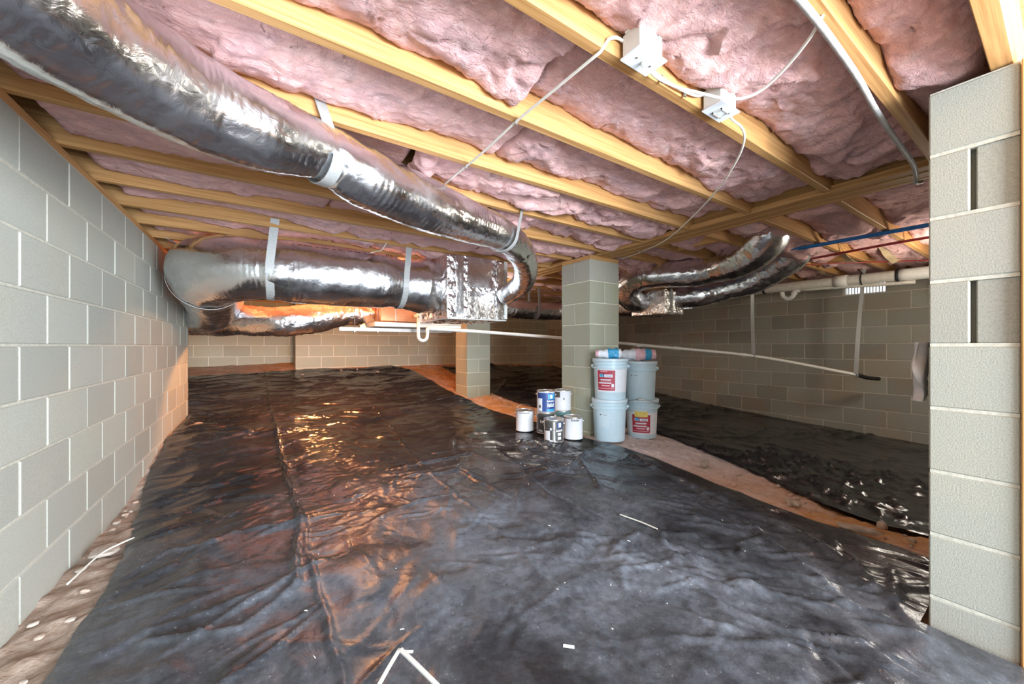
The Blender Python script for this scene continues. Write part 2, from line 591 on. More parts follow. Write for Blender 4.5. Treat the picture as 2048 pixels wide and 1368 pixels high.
# floor of bare clay
xs = np.arange(-1.72, 6.6, 0.020); ys = np.arange(-1.3, 8.75, 0.020)
XX, YY = np.meshgrid(xs, ys, indexing='ij')
strip = np.clip(1 - np.abs(XX - 2.95) / 0.75, 0, 1) + np.clip(1 - np.abs(XX + 0.62) / 0.25, 0, 1)
ZZ = G(XX, YY) + fbm(XX * 5, YY * 5, 1, 4) * (0.006 + 0.012 * np.clip(strip, 0, 1)) - 0.004 + np.clip(strip, 0, 1) * (0.020 * np.abs(pn(XX * 11, YY * 11, 40)) + 0.010 * np.abs(pn(XX * 22, YY * 22, 43)) - .004)
hole = np.exp(-(((XX - 3.15) / 0.22) ** 2 + ((YY - 0.55) / 0.28) ** 2))
ZZ -= 0.16 * hole
V = np.stack([XX, YY, ZZ], -1).reshape(-1, 3)
floor = mk('floor', V, grid_faces(len(xs), len(ys)), M['dirt'], None, True)
fm = floor.data; fm.flip_normals()
tag(floor, 'bare red clay ground of the crawl space', kind='structure')

# ------------------------------------------------------------------ block walls
BL, BH, BT, J = 0.4064, 0.2032, 0.194, 0.0095


def block_mesh(name, lx, ly, lz, mat):
    V, F = boxg(-lx / 2, lx / 2, -ly / 2, ly / 2, -lz / 2, lz / 2, 0.004)
    me = bpy.data.meshes.new(name); me.from_pydata(V, [], F); me.materials.append(mat); me.update()
    return me


_bm = {}


def put_block(parent, cx, cy, cz, lx, ly, lz, mat):
    k = (round(lx, 3), round(ly, 3), round(lz, 3), mat.name)
    if k not in _bm: _bm[k] = block_mesh('block', *k[:3], mat)
    return link('block', _bm[k], parent, (cx, cy, cz))


def block_wall(name, label, axis, face, side, a0, a1, ztop, zbot, phase, mat, mort, skip=()):
    """axis: the direction the wall runs in; face: coordinate of its inner face; side: +1 when the wall body lies on the + side of the face"""
    d = 0.004; body = face + side * 0.10
    core = (min(face + side * d, face + side * (BT - d)), max(face + side * d, face + side * (BT - d)))
    nrow = int(math.ceil((ztop - zbot) / BH))
    mb = MB()
    holes = sorted(skip)
    # mortar core, left open where a vent replaces a block
    def cb(p, q, z0, z1):
        if q - p < 0.001: return
        if axis == 'y': mb.box(core[0], core[1], p, q, z0, z1)
        else: mb.box(p, q, core[0], core[1], z0, z1)
    if holes:
        cb(a0, a1, ztop - nrow * BH, ztop - BH)
        p = a0
        for (h0, h1) in holes:
            cb(p, h0, ztop - BH, ztop); p = h1
        cb(p, a1, ztop - BH, ztop)
    else:
        cb(a0, a1, ztop - nrow * BH, ztop)
    w = mb.build(name, mort)
    tag(w, label, kind='structure')
    for r in range(nrow):
        zc = ztop - (r + 0.5) * BH
        ph = phase + (BL / 2 if r % 2 else 0)
        n0 = int(math.floor((a0 - ph) / BL)) - 1
        t = ph + n0 * BL
        while t < a1:
            s, e = max(t, a0), min(t + BL, a1)
            t += BL
            if e - s < 0.05: continue
            if r == 0 and any(abs(s - h0) < 0.03 for (h0, h1) in holes): continue
            c = (s + e) / 2; L = e - s - J
            jit = random.uniform(-.0015, .0015)
            if axis == 'y': put_block(w, face + side * BT / 2 + jit, c, zc, BT, L, BH - J, mat)
            else: put_block(w, c, face + side * BT / 2 + jit, zc, L, BT, BH - J, mat)
    return w


WT = R(0.816)
block_wall('wall_left', 'grey concrete block wall along the left side', 'y', -0.716, -1, -1.0, 5.60, WT, R(-1.12), 2.463, M['block'], M['mortar'])
VP = 1.244
v1, v2 = VP, VP + BL * 6
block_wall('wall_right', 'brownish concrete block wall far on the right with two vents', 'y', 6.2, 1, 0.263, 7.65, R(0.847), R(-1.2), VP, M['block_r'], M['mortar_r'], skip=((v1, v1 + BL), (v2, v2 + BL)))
block_wall('wall_back', 'olive grey concrete block wall across the back', 'x', 7.65, 1, 0.477, 6.4, R(0.213 + BH * 3), R(-.62), 0.885 + BL / 2, M['block_b'], M['mortar_b'])
block_wall('wall_back_recess', 'recessed part of the back block wall', 'x', 8.40, 1, -1.6, 0.67, R(0.213 + BH * 3), R(-.6), -0.60, M['block_b'], M['mortar_b'])
block_wall('wall_back_return', 'short block return between back wall and recess', 'y', 0.477, 1, 7.85, 8.39, R(0.213 + BH * 3), R(-.6), 7.65, M['block_b'], M['mortar_b'])
block_wall('wall_left_return', 'block return behind the end of the left wall', 'y', -1.45, -1, 5.75, 8.39, WT, R(-.95), 5.9, M['block_b'], M['mortar_b'])

# end of the front wall beside the access opening, seen end-on
wf = MB()
wf.box(1.85, 6.2, 0.09, 0.258, R(-1.12), WT)
for r in range(10):
    z1 = WT - r * BH
    wf.box(1.8035, 1.86, 0.0862, 0.2605, z1 - J * 0.62, z1 + (J * 0.62 if r else 0))
wf = tag(wf.build('wall_front', M['mortar']), 'concrete block front wall whose end stands beside the access opening', kind='structure')
for r in range(10):
    z1 = WT - r * BH - J / 2; z0 = z1 - BH + J; zc = (z0 + z1) / 2
    ph = 0.0 if r % 2 else BL / 2
    x = 1.80
    first = True
    while x < 6.15:
        L = BL / 2 if (first and r % 2 == 0) else BL
        e = min(x + L, 6.19)
        if first and r in (1, 3):
            # open-ended block: the near half of its end is set back
            V1, F1 = boxg(x, e - J, 0.178, 0.263, z0, z1, 0.004)
            V2, F2 = boxg(x + 0.010, e - J, 0.085, 0.166, z0, z1, 0.003); V3, F3 = boxg(x + 0.042, e - J, 0.165, 0.1785, z0, z1)
            mb = MB(); mb.add(V1, F1); mb.add(V2, F2); mb.add(V3, F3); mb.build('block', M['block_f'], wf)
        else:
            put_block(wf, (x + e - J) / 2, 0.174, zc, e - x - J, 0.178, BH - J, M['block_f'])
        x = e; first = False

# the two piers under the girder
def pier(label, x0, y0, zbot):
    sz = 0.402
    n = int(math.ceil((WT - zbot) / BH))
    p = tag(bx('block_pier', x0 + .0062, x0 + sz - .0062, y0 + .0062, y0 + sz - .0062, WT - n * BH, WT - 0.002, M['mortar_b']), label, 'pier', 'block piers under the girder')
    for r in range(n):
        zc = WT - (r + .5) * BH
        for k in (0, 1):
            o = (k - .5) * BL / 2
            if r % 2: put_block(p, x0 + sz / 2 + o, y0 + sz / 2, zc, BL / 2 - J, sz, BH - J, M['block_b' if r else 'block'])
            else: put_block(p, x0 + sz / 2, y0 + sz / 2 + o, zc, sz, BL / 2 - J, BH - J, M['block_b' if r else 'block'])
    return p


pier('concrete block pier beside the white buckets and paint cans', 2.535, 2.50, R(-.95))
pier('concrete block pier farther back, behind the foil wrapped box', 2.535, 5.03, R(-.9))
for (y0, lab) in ((2.50, 'wooden cap plate on the pier beside the buckets'), (5.03, 'wooden cap plate on the rear pier')):
    tag(bx('cap_plate', 2.54, 2.935, y0 + .005, y0 + .40, WT, WT + .038, M['wood'], None, .002), lab, 'plate')

# vents in the right wall
def wall_vent(label, y0):
    y1 = y0 + BL; z1 = R(0.847); z0 = z1 - BH
    e = empty('foundation_vent', (6.26, (y0 + y1) / 2, z0))
    mb = MB()
    x0, x1 = 6.235, 6.27
    mb.box(x0, x1, y0, y0 + .018, z0, z1); mb.box(x0, x1, y1 - .018, y1, z0, z1)
    mb.box(x0, x1, y0 + .018, y1 - .018, z0, z0 + .016); mb.box(x0, x1, y0 + .018, y1 - .018, z1 - .016, z1)
    mb.build('frame', M['vent'], e)
    n = 13
    for i in range(1, n):
        yy = y0 + .018 + (y1 - y0 - .036) * i / n
        bx('slat', x0 + .005, x1 - .005, yy - .004, yy + .004, z0 + .012, z1 - .012, M['vent'], e)
    bx('crossbar', x0 + .002, x1 - .008, y0 + .01, y1 - .01, (z0 + z1) / 2 - .004, (z0 + z1) / 2 + .004, M['vent'], e)
    return tag(e, label, 'vent')


wall_vent('bright daylit foundation vent below the white drain pipe', v1)
wall_vent('small bright foundation vent showing beside the far foil box', v2)

# ------------------------------------------------------------------ floor framing overhead
JB = R(0.856); JD = 0.235; JT = 0.038
YF = [0.379 + .4064 * k for k in range(19)]
ORD = 'first second third fourth fifth sixth seventh eighth ninth tenth eleventh twelfth thirteenth fourteenth fifteenth sixteenth seventeenth eighteenth nineteenth'.split()
gx0, gx1 = 2.655, 2.79

ceiling = tag(bx('ceiling', -1.7, 6.5, -1.0, 8.7, JB + JD + .001, JB + JD + .02, M['subfloor']), 'plywood subfloor above the joists', kind='structure')


def joist_vf(x0, x1, y0, y1, seed):
    n = 16
    xs = np.linspace(x0, x1, n)
    w = pn(xs * 0.9, xs * 0 + seed * 3.3, 5) * 0.006
    V = []
    for x, d in zip(xs, w):
        for (y, z) in ((y0, JB + .003), (y0 + .003, JB), (y1 - .003, JB), (y1, JB + .003), (y1, JB + JD), (y0, JB + JD)):
            V.append((x, y + d, z))
    F = [q[::-1] for q in grid_faces(n, 6, True)]
    F.append(tuple(range(6))); F.append(tuple((n - 1) * 6 + k for k in range(6))[::-1])
    return V, F


for k, yf in enumerate(YF):
    xl = -0.86 if yf < 5.6 else -1.46
    o = mk('floor_joist', *joist_vf(xl, gx0 - .002, yf - JT, yf, k), M['wood'])
    tag(o, f'{ORD[k]} pine floor joist from the access opening, left of the girder', 'joist', 'floor joists left of the girder')
    o = mk('floor_joist', *joist_vf(gx1 + .002, 6.36, yf - JT + .012, yf + .012, k + 40), M['wood'])
    tag(o, f'{ORD[k]} pine floor joist from the access opening, right of the girder', 'joist', 'floor joists right of the girder')

g = empty('girder', ((gx0 + gx1) / 2, 4.0, JB))
for i in range(3):
    w = (gx1 - gx0) / 3
    bx('ply', gx0 + i * w + .0008, gx0 + (i + 1) * w - .0008, 0.27, 7.9, JB - .002 - .003 * (i == 1), JB + JD, M['wood_y'], g, .002)
for (a, b_) in ((gx0 - .040, gx0), (gx1, gx1 + .038)):
    bx('ledger_strip', a, b_, 0.27, 7.7, JB - .004, JB + .034, M['wood_y'], g, .003)
tag(g, 'built-up pine girder running over the block piers', 'girder')

t = tag(bx('trim_1', -0.90, -0.722, -1.0, 5.60, WT, JB - .001, M['wood_y'], None, .002), 'sill plate on top of the left block wall', kind='structure')
t = tag(bx('trim_2', 6.22, 6.38, 0.26, 7.65, R(.847), JB - .001, M['wood_y'], None, .002), 'sill plate on top of the right block wall', kind='structure')
t = tag(bx('trim_3', -0.70, 6.2, 0.097, 0.140, WT + .004, JB + JD, M['wood'], None, .002), 'band joist over the front wall', kind='structure')
t = tag(bx('trim_4', 1.790, 1.93, -0.06, 0.084, R(-1.0), WT, M['wood_z'], None, .003), 'orange pine jamb of the access opening', kind='structure')
t = tag(bx('trim_5', 0.48, 6.3, 7.72, 7.76, R(.80), JB + JD, M['wood'], None, .002), 'rim board over the back wall', kind='structure')
t = tag(bx('trim_6', -1.6, .7, 8.42, 8.46, R(.80), JB + JD, M['wood'], None, .002), 'rim board over the recessed back wall', kind='structure')
t = tag(bx('trim_7', -1.60, -1.48, 5.62, 8.4, R(.79), JB + JD, M['wood_y'], None, .002), 'rim board over the left return wall', kind='structure')
t = tag(bx('trim_8', 6.365, 6.41, 0.1, 7.7, JB - .03, JB + JD, M['wood_y'], None, .002), 'rim board over the right wall', kind='structure')
t = tag(bx('trim_9', -0.92, -0.88, -1.0, 5.6, JB - .03, JB + JD, M['wood_y'], None, .002), 'rim board over the left wall', kind='structure')

# short blocking boards nailed between joists far right
for (x, k, lab) in ((4.9, 2, 'short blocking board between joists above the far white drain pipe'), (3.1, 3, 'short blocking board between joists behind the rising foil duct'), (5.5, 4, 'short blocking board between far joists near the right wall')):
    tag(bx('blocking_board', x, x + .038, YF[k] + .014, YF[k + 1] - JT + .010, JB + .004, JB + .18, M['wood_y'], None, .002), lab, 'board')

# ------------------------------------------------------------------ insulation
def batt(x0, x1, y0, y1, seed, label, grp, droop=0.0, fine=0.0125):
    nx = max(8, int((x1 - x0) / fine)); ny = max(8, int((y1 - y0) / 0.0135))
    u = np.linspace(0, 1, nx); v = np.linspace(0, 1, ny)
    U, Vv = np.meshgrid(u, v, indexing='ij')
    x = x0 + (x1 - x0) * U; y = y0 + (y1 - y0) * Vv
    wx = fbm(x * 3, y * 3, seed + 5, 3) * 0.10; wy = fbm(x * 3, y * 3, seed + 9, 3) * 0.10
    px, py = x + wx, y + wy
    a = np.abs(pn(px * 2.6, py * 3.4, seed)); b = np.abs(pn(px * 6.5, py * 8.0, seed + 2)); c = np.abs(pn(px * 15, py * 19, seed + 4))
    basez = JB + np.interp(y0, [.8, 2.4], [.108, .082]) + 0.040 * pn(x * 1.3, y * 0 + seed, 7)
    edge = np.minimum(Vv, 1 - Vv)
    belly = 0.028 * np.clip(edge * 4.5, 0, 1) ** 0.5
    amp = np.clip(0.45 + 0.9 * pn(x * 1.1, y * 0 + 3.7 * seed, 12) + 0.35, 0.25, 1.5)
    amp = amp * np.interp(x, [-.7, .3, .9, 1.5], [.40, .50, .85, 1.0])
    z = basez - belly - amp * (0.075 * a + 0.036 * b + 0.014 * c) - 0.006 * fbm(px * 38, py * 46, seed + 6, 2)
    z -= droop * np.clip(pn(x * 2.2, y * 3.1, seed + 20), 0, 1) * 0.25 * np.clip(edge * 6, 0, 1)
    # ragged ends
    ends = np.minimum(U, 1 - U) * (x1 - x0)
    z += np.clip(0.02 - ends, 0, 0.02) * 1.6
    z = np.minimum(z, JB + JD - 0.004)
    z = np.maximum(z, JB + .022 - .030 * np.clip(edge * 5, 0, 1) - .5 * droop * np.clip(edge * 4, 0, 1))
    lim = np.clip(edge * 10, 0, 1) * np.clip(ends * 25, 0, 1)
    x = x + fbm(px * 9, py * 9, seed + 30, 3) * 0.020 * lim
    y = y + fbm(px * 9, py * 9, seed + 33, 3) * 0.020 * lim
    o = mk('insulation_batt', np.stack([x, y, z], -1).reshape(-1, 3), [q[::-1] for q in grid_faces(nx, ny)], M['pink'], None, True)
    return tag(o, label, 'insulation', grp)


for k in range(len(YF) - 1):
    y0, y1 = YF[k] + .001, YF[k + 1] - JT - .001
    xl = -0.70 if y1 < 5.6 else -1.4
    cut = [0.55, 0.78, 0.92, 0.60, 1.25, 0.35, 1.6, 0.8][k % 8]
    f = 0.0125 if k < 6 else 0.022
    n1, n2 = ORD[k], ORD[k + 1]
    batt(xl, cut, y0, y1, 3 + k * 2, f'pink fiberglass batt between {n1} and {n2} joists, piece nearest the left block wall', 'fiberglass batts left of the girder', fine=f)
    batt(cut + .004, gx0 - .042, y0, y1, 50 + k * 2, f'pink fiberglass batt between {n1} and {n2} joists, piece nearest the girder', 'fiberglass batts left of the girder', fine=f)
    batt(gx1 + .04, 6.2, y0 + .012, y1 + .012, 100 + k, f'pink fiberglass batt between {n1} and {n2} joists, right of the girder', 'fiberglass batts right of the girder', droop=0.5 if 0 < k < 4 else 0.1, fine=0.018 if k < 4 else 0.03)
batt(0.2, gx0 - .042, 0.145, YF[0] - JT - .001, 41, 'pink fiberglass batt above the access opening, before the first joist', 'fiberglass batts left of the girder')
batt(gx1 + .04, 6.2, 0.21, YF[0] - JT - .001, 141, 'pink fiberglass batt over the front wall, right of the girder', 'fiberglass batts right of the girder', fine=.03)

# loose fibres and torn kraft flaps hanging down
def flap(P, w, wd, label):
    P = np.array(Wp(P)); P = catmull(P, .03)
    W = np.repeat(np.array([wd], float), len(P), 0) + np.stack([pn(np.arange(len(P)) * .3, 0 * P[:, 0], 3) * .3] * 3, -1)
    tag(ribbon('torn_paper_flap', P, W, w, M['kraft'], None, .002), label, 'paper')


flap([(4.3, 1.20, .93), (4.45, 1.19, .85), (4.6, 1.17, .80), (4.75, 1.18, .81)], .07, (0, 1, .3), 'torn kraft paper flap hanging under the joists near the blue tubing')
flap([(4.8, 1.0, .95), (4.95, .98, .86), (5.15, .97, .83), (5.35, .95, .86)], .06, (0, 1, -.4), 'torn kraft paper flap hanging above the bright foundation vent')
flap([(5.2, 1.62, .92), (5.35, 1.6, .83), (5.5, 1.58, .82)], .06, (0, 1, .2), 'torn kraft paper flap hanging above the pipe trap')

# ------------------------------------------------------------------ foil ducts
def duct(parent, name, P, rad, mat, seed, seg=44, step=0.009, pitch=0.026, squash=1.0, rib=0.0016, crum=0.0045):
    P = Wp(P)
    path = catmull(P, step)
    n0 = len(P)
    T, Nn, B = frames(path)
    L = np.concatenate([[0], np.cumsum(np.linalg.norm(np.diff(path, axis=0), axis=1))])
    cp = [L[np.argmin(np.linalg.norm(path - np.array(p), axis=1))] for p in P]
    r0 = np.interp(L, cp, rad)
    a = np.linspace(0, 2 * np.pi, seg, endpoint=False)
    LL, AA = np.meshgrid(L, a, indexing='ij')
    ca, sa = np.cos(AA), np.sin(AA)
    lon = pn(LL * 1.2 + ca * 1.3, sa * 2.4, seed) + 0.6 * pn(LL * 3.0 + ca * 2, sa * 5, seed + 2)
    cr = np.abs(pn(LL * 9 + ca * 2.0, sa * 5 + ca * 3, seed + 4))
    cr2 = np.abs(pn(LL * 26 + ca * 3.0, sa * 9 + ca * 5, seed + 6))
    ribw = 0.5 + 0.5 * np.cos(2 * np.pi * LL / pitch + 0.6 * AA)
    rm = np.clip(0.5 + pn(LL * 1.7, sa * 2 + ca, seed + 8), 0, 1)
    rr = r0[:, None] * (1 + 0.035 * lon) + rib * rm * ribw - crum * cr - crum * 0.5 * cr2 + crum * .3
    V = path[:, None, :] + rr[..., None] * (ca[..., None] * Nn[:, None, :] * squash + sa[..., None] * B[:, None, :])
    V = V.reshape(-1, 3)
    F = grid_faces(len(path), seg, True)
    F.append(tuple(range(seg))[::-1]); F.append(tuple((len(path) - 1) * seg + k for k in range(seg)))
    return mk(name, V, F, mat, parent, True), path, T, r0, L


def collar(parent, path, T, r0, L, at, w, mat, dr=0.006, name='collar'):
    """a taped band round a duct at arc length `at`"""
    i0 = np.searchsorted(L, at - w / 2); i1 = np.searchsorted(L, at + w / 2)
    pts = path[i0:i1 + 1]
    V, F = tube_vf(pts, 0, 40, smooth_path=False, cap=False, rfun=lambda l, a, t: r0[i0] + dr + 0.003 * np.sin(a * 9 + l * 80))
    return mk(name, V, F, mat, parent, True)


D1 = empty('flexible_duct', (0.2, 1.6, R(.62)))
d1 = duct(D1, 'foil_jacket', [(-.56, -.35, .70), (-.56, .5, .71), (-.51, .98, .715), (-.40, 1.19, .715), (-.33, 1.285, .718), (-.252, 1.36, .718), (-.157, 1.435, .715), (-.01, 1.50, .715), (.196, 1.60, .742), (.344, 1.655, .712), (.663, 1.78, .70), (.993, 1.92, .71), (1.257, 2.03, .715), (1.55, 2.26, .719), (1.84, 2.56, .665), (2.0, 2.85, .58), (1.99, 3.12, .49)],
          [.134, .134, .134, .134, .134, .134, .132, .125, .099, .124, .126, .116, .100, .102, .10, .10, .09], M['foil'], 3, seg=56, step=.007)
collar(D1, *d1[1:], d1[4][-1] - 1.02, .05, M['foil2'], .003)
tag(D1, 'long silver foil flexible duct sweeping overhead from the upper left corner', 'duct')

D2 = empty('flexible_duct', (.5, 3.5, R(.37)))
d2 = duct(D2, 'foil_jacket', [(1.50, 3.52, .580), (1.28, 3.52, .582), (1.06, 3.52, .585), (.9, 3.52, .597), (.5, 3.51, .600), (.18, 3.50, .598), (.04, 3.51, .600), (-.22, 3.62, .598), (-.37, 3.86, .592), (-.40, 4.3, .55), (-.42, 4.9, .46), (-.50, 5.4, .39), (-.70, 5.85, .37), (-1.15, 6.1, .36)],
          [.232, .262, .222, .250, .252, .246, .228, .256, .262, .255, .24, .23, .215, .20], M['foil'], 21, seg=64, step=.010, pitch=.030, rib=.0022, crum=.0055)
collar(D2, *d2[1:], 0.10, .16, M['foil_w'], .006)
tag(D2, 'big silver foil trunk duct hanging across the middle, curving at the left wall', 'duct')
# printed insulation rating on the jacket
def text_mesh(body, size):
    cu = bpy.data.curves.new('t', 'FONT'); cu.body = body; cu.size = size; cu.resolution_u = 2
    o = bpy.data.objects.new('t', cu); C.objects.link(o)
    dg = bpy.context.evaluated_depsgraph_get(); dg.update()
    me = bpy.data.meshes.new_from_object(o.evaluated_get(dg))
    V = [tuple(v.co) for v in me.vertices]; F = [tuple(p.vertices) for p in me.polygons]
    bpy.data.objects.remove(o); bpy.data.curves.remove(cu); bpy.data.meshes.remove(me)
    return V, F


def duct_print(parent, name, V, F, x0, ang):
    """wrap flat letters on the side of the straight run of the trunk duct"""
    out = []
    for (x, y, z) in V:
        t = ang + y / .24
        r = .268
        out.append((x0 + x, 3.49 - r * math.cos(t), R(.600) + r * math.sin(t)))
    mk(name, out, F, M['ink'], parent)


V, F = text_mesh('R6', .055)
duct_print(D2, 'print', V, F, .88, math.radians(38))
V = []; F = []
for i in range(16):
    w = .012 + .012 * ((i * 7) % 3); V0 = [(i * .04, 0, 0), (i * .04 + w, 0, 0), (i * .04 + w, .006, 0), (i * .04, .006, 0)]
    F.append(tuple(len(V) + k for k in range(4))); V += V0
duct_print(D2, 'print', V, F, .18, math.radians(40))

D3 = empty('flexible_duct', (.4, 4.75, R(.14)))
duct(D3, 'foil_jacket', [(1.12, 4.75, .40), (.93, 4.75, .385), (.80, 4.75, .365), (.60, 4.73, .33), (.43, 4.72, .300), (.22, 4.73, .27), (.08, 4.78, .262), (-.1, 4.98, .28), (-.25, 5.3, .30), (-.42, 5.7, .29), (-.6, 6.4, .3), (-1.0, 6.9, .3)],
     [.115, .135, .12, .15, .165, .165, .150, .165, .17, .17, .16, .15], M['foil2'], 33, seg=40, step=.013, crum=.016)
tag(D3, 'crumpled foil duct glowing copper below the big trunk duct', 'duct')

D4 = empty('flexible_duct', (3.0, 4.4, R(.38)))
duct(D4, 'foil_jacket', [(1.99, 4.6, .48), (2.4, 4.45, .50), (2.9, 4.40, .515), (3.4, 4.38, .52), (3.8, 4.2, .53), (4.0, 3.6, .53), (3.95, 2.95, .50)],
     [.12, .13, .125, .13, .13, .13, .125], M['foil2'], 44, seg=36, step=.014, crum=.013)
tag(D4, 'foil duct passing in shade between the two block piers', 'duct')

D5 = empty('flexible_duct', (3.55, 2.3, R(.45)))
duct(D5, 'foil_jacket', [(3.80, 2.80, .50), (3.60, 2.86, .55), (3.47, 2.84, .66), (3.46, 2.66, .755), (3.53, 2.42, .755), (3.64, 2.15, .745), (3.655, 1.95, .745), (3.64, 1.80, .765), (3.60, 1.60, .815), (3.525, 1.45, .885), (3.485, 1.39, .98), (3.48, 1.385, 1.075)],
     [.12, .145, .15, .145, .135, .14, .122, .148, .160, .160, .155, .15], M['foil'], 55, seg=48, step=.009, crum=.008)
tag(D5, 'silver foil duct rising into the joists right of the near pier, upper one', 'duct')
D6 = empty('flexible_duct', (4.15, 2.0, R(.47)))
duct(D6, 'foil_jacket', [(3.98, 2.55, .56), (4.083, 2.33, .575), (4.20, 2.13, .62), (4.27, 1.88, .69), (4.265, 1.67, .785), (4.22, 1.51, .87), (4.20, 1.46, .97), (4.198, 1.455, 1.075)],
     [.125, .14, .125, .145, .148, .148, .145, .14], M['foil'], 66, seg=44, step=.009, crum=.011)
tag(D6, 'silver foil duct rising into the joists right of the near pier, lower one', 'duct')


def crumple_box(name, x0, x1, y0, y1, z0, z1, mat, parent, amp=.006, n=26):
    V = []; F = []
    def face(o, u, v, nu, nv):
        o = np.array(o, float); u = np.array(u, float); v = np.array(v, float)
        nn = np.cross(u, v); nn /= np.linalg.norm(nn)
        b = len(V)
        for i in range(nu):
            for j in range(nv):
                p = o + u * i / (nu - 1) + v * j / (nv - 1)
                e = min(i, nu - 1 - i, j, nv - 1 - j)
                d = amp * float(abs(pn(p[0] * 11 + p[2] * 7, p[1] * 11 + p[2] * 9, 4)) + .5 * pn(p[0] * 30 + p[2] * 17, p[1] * 30 + p[2] * 23, 8)) * min(1, e / 2)
                V.append(tuple(p + nn * d))
        for q in grid_faces(nu, nv): F.append(tuple(b + k for k in q))
    X, Y, Z = x1 - x0, y1 - y0, z1 - z0
    face((x0, y0, z0), (X, 0, 0), (0, 0, Z), n, n)
    face((x1, y1, z0), (-X, 0, 0), (0, 0, Z), n, n)
    face((x0, y1, z0), (0, -Y, 0), (0, 0, Z), n, n)
    face((x1, y0, z0), (0, Y, 0), (0, 0, Z), n, n)
    face((x0, y1, z0), (X, 0, 0), (0, -Y, 0), n, n)
    face((x0, y0, z1), (X, 0, 0), (0, Y, 0), n, n)
    return mk(name, V, F, mat, parent, True)


pb = empty('duct_plenum', (1.72, 3.5, R(.25)))
crumple_box('foil_wrap', 1.40, 2.03, 3.18, 3.82, R(.262), R(.850), M['foil_w'], pb, .024, 56)
bx('bottom_panel', 1.40, 2.04, 3.17, 3.83, R(.250), R(.2595), M['white'], pb, .002)
for (a, b_) in ((.262, .268),):
    pass
ribbon('corner_tape', Wp([(2.032, 3.172, .27), (2.032, 3.172, .45), (2.032, 3.172, .65), (2.032, 3.172, .845)]), (1, 0, 0), .035, M['white'], pb, .002)
for i, (xa, xb, za, zb) in enumerate(((1.48, 1.56, .30, .84), (1.60, 1.90, .28, .52), (1.60, 1.86, .56, .845), (1.92, 2.0, .28, .82))):
    crumple_box('tape_patch', xa, xb, 3.160, 3.176, R(za), R(zb), M['foil2'] if i % 2 else M['foil'], pb, .004, 16)
tag(pb, 'foil wrapped plenum box at the right end of the big trunk duct', 'plenum')

b2 = empty('distribution_box', (3.86, 2.66, R(.36)))
crumple_box('foil_wrap', 3.68, 4.04, 2.50, 2.94, R(.36), R(.63), M['foil_w'], b2, .014, 34)
ribbon('tape_band', Wp([(3.80, 2.494, .35), (3.80, 2.494, .5), (3.80, 2.494, .64)]), (1, 0, 0), .04, M['strap'], b2, .003)
tag(b2, 'small foil wrapped junction box under the two rising ducts', 'duct box')

# ------------------------------------------------------------------ air handler with drain pan, strut and trap
ah = empty('air_handler', (1.55, 4.7, R(.28)))
bx('cabinet', 1.12, 1.98, 4.42, 5.0, R(.29), R(.82), M['cabinet'], ah, .006)
crumple_box('foil_wrap', 1.55, 1.99, 4.405, 5.02, R(.285), R(.83), M['foil_w'], ah, .010, 24)
bx('access_panel', 1.30, 1.52, 4.412, 4.421, R(.31), R(.78), M['cabinet'], ah, .003)
bx('flange', 1.285, 1.297, 4.405, 4.421, R(.29), R(.82), M['galv'], ah, .001)
for z in (.34, .5, .66): mk('screw', *lathe_vf([(0, .004), (.006, .003), (.006, 0)], 10, (1.27, 4.41, R(z))), M['galv'], ah)
tag(ah, 'sheet metal air handler glowing copper behind the big trunk duct', 'air handler')

dp = empty('drain_pan', (1.6, 4.65, R(.215)))
mb = MB()
x0, x1, y0, y1, z0, z1 = 1.03, 2.08, 4.30, 5.05, R(.222), R(.268)
mb.box(x0, x1, y0, y1, z0, z0 + .004)
for q in ((x0, x1, y0, y0 + .004), (x0, x1, y1 - .004, y1), (x0, x0 + .004, y0 + .004, y1 - .004), (x1 - .004, x1, y0 + .004, y1 - .004)): mb.box(*q, z0 + .004, z1)
mb.build('tray', M['vent'], dp)
bx('rolled_rim', x0 - .006, x1 + .006, y0 - .006, y0 + .001, z1 - .006, z1 + .001, M['vent'], dp, .001)
tag(dp, 'pale metal drain pan under the air handler', 'pan')
for (ya, yb, xa, xb, z, lab) in ((4.5, 4.541, .70, 2.05, .17, 'steel strut rail hung on rods below the drain pan'),):
    st = empty('strut_rail', (1.4, 4.52, R(z)))
    mb = MB(); mb.box(xa, xb, ya, yb, R(z), R(z) + .006); mb.box(xa, xb, ya, ya + .005, R(z) + .006, R(z) + .04); mb.box(xa, xb, yb - .005, yb, R(z) + .006, R(z) + .04)
    mb.build('channel', M['galv'], st)
    for x in (.86, 1.115):
        tube('threaded_rod', [(x, 4.52, R(z) + .004), (x, 4.52, JB - .002)], .005, M['galv'], st, 8, .3)
        mk('nut', *lathe_vf([(0, .012), (.012, .012), (.012, 0), (0, 0)], 6, (x, 4.52, R(z) - .012)), M['galv'], st)
    tag(st, lab, 'rail')

cd = empty('condensate_drain', (3.0, 3.5, R(-.3)))
tx = 1.52
tube('trap', Wp([(tx, 4.28, .45), (tx, 4.28, .30), (tx, 4.28, .14), (tx + .01, 4.275, .085), (tx + .045, 4.25, .062), (tx + .08, 4.228, .085), (tx + .09, 4.22, .14), (tx + .09, 4.22, .20)]), .0190, M['pvc'], cd, 14, .012)
tube('tee', Wp([(tx, 4.28, .36), (tx, 4.40, .36)]), .021, M['pvc'], cd, 14, .05)
mk('coupling', *tube_vf(Wp([(tx, 4.28, .33), (tx, 4.28, .39)]), .022, 14, .03), M['pvc'], cd, True)
pipeP = [(tx + .09, 4.22, .205), (2.2, 3.98, .17), (3.07, 3.53, .10), (4.1, 2.93, -.005), (5.15, 2.23, -.13), (5.60, 1.36, -.328)]
PP = catmull(Wp(pipeP), .03)
V, F = tube_vf(PP, .0190, 14, smooth_path=False); mk('pipe', V, F, M['pvc'], cd, True)
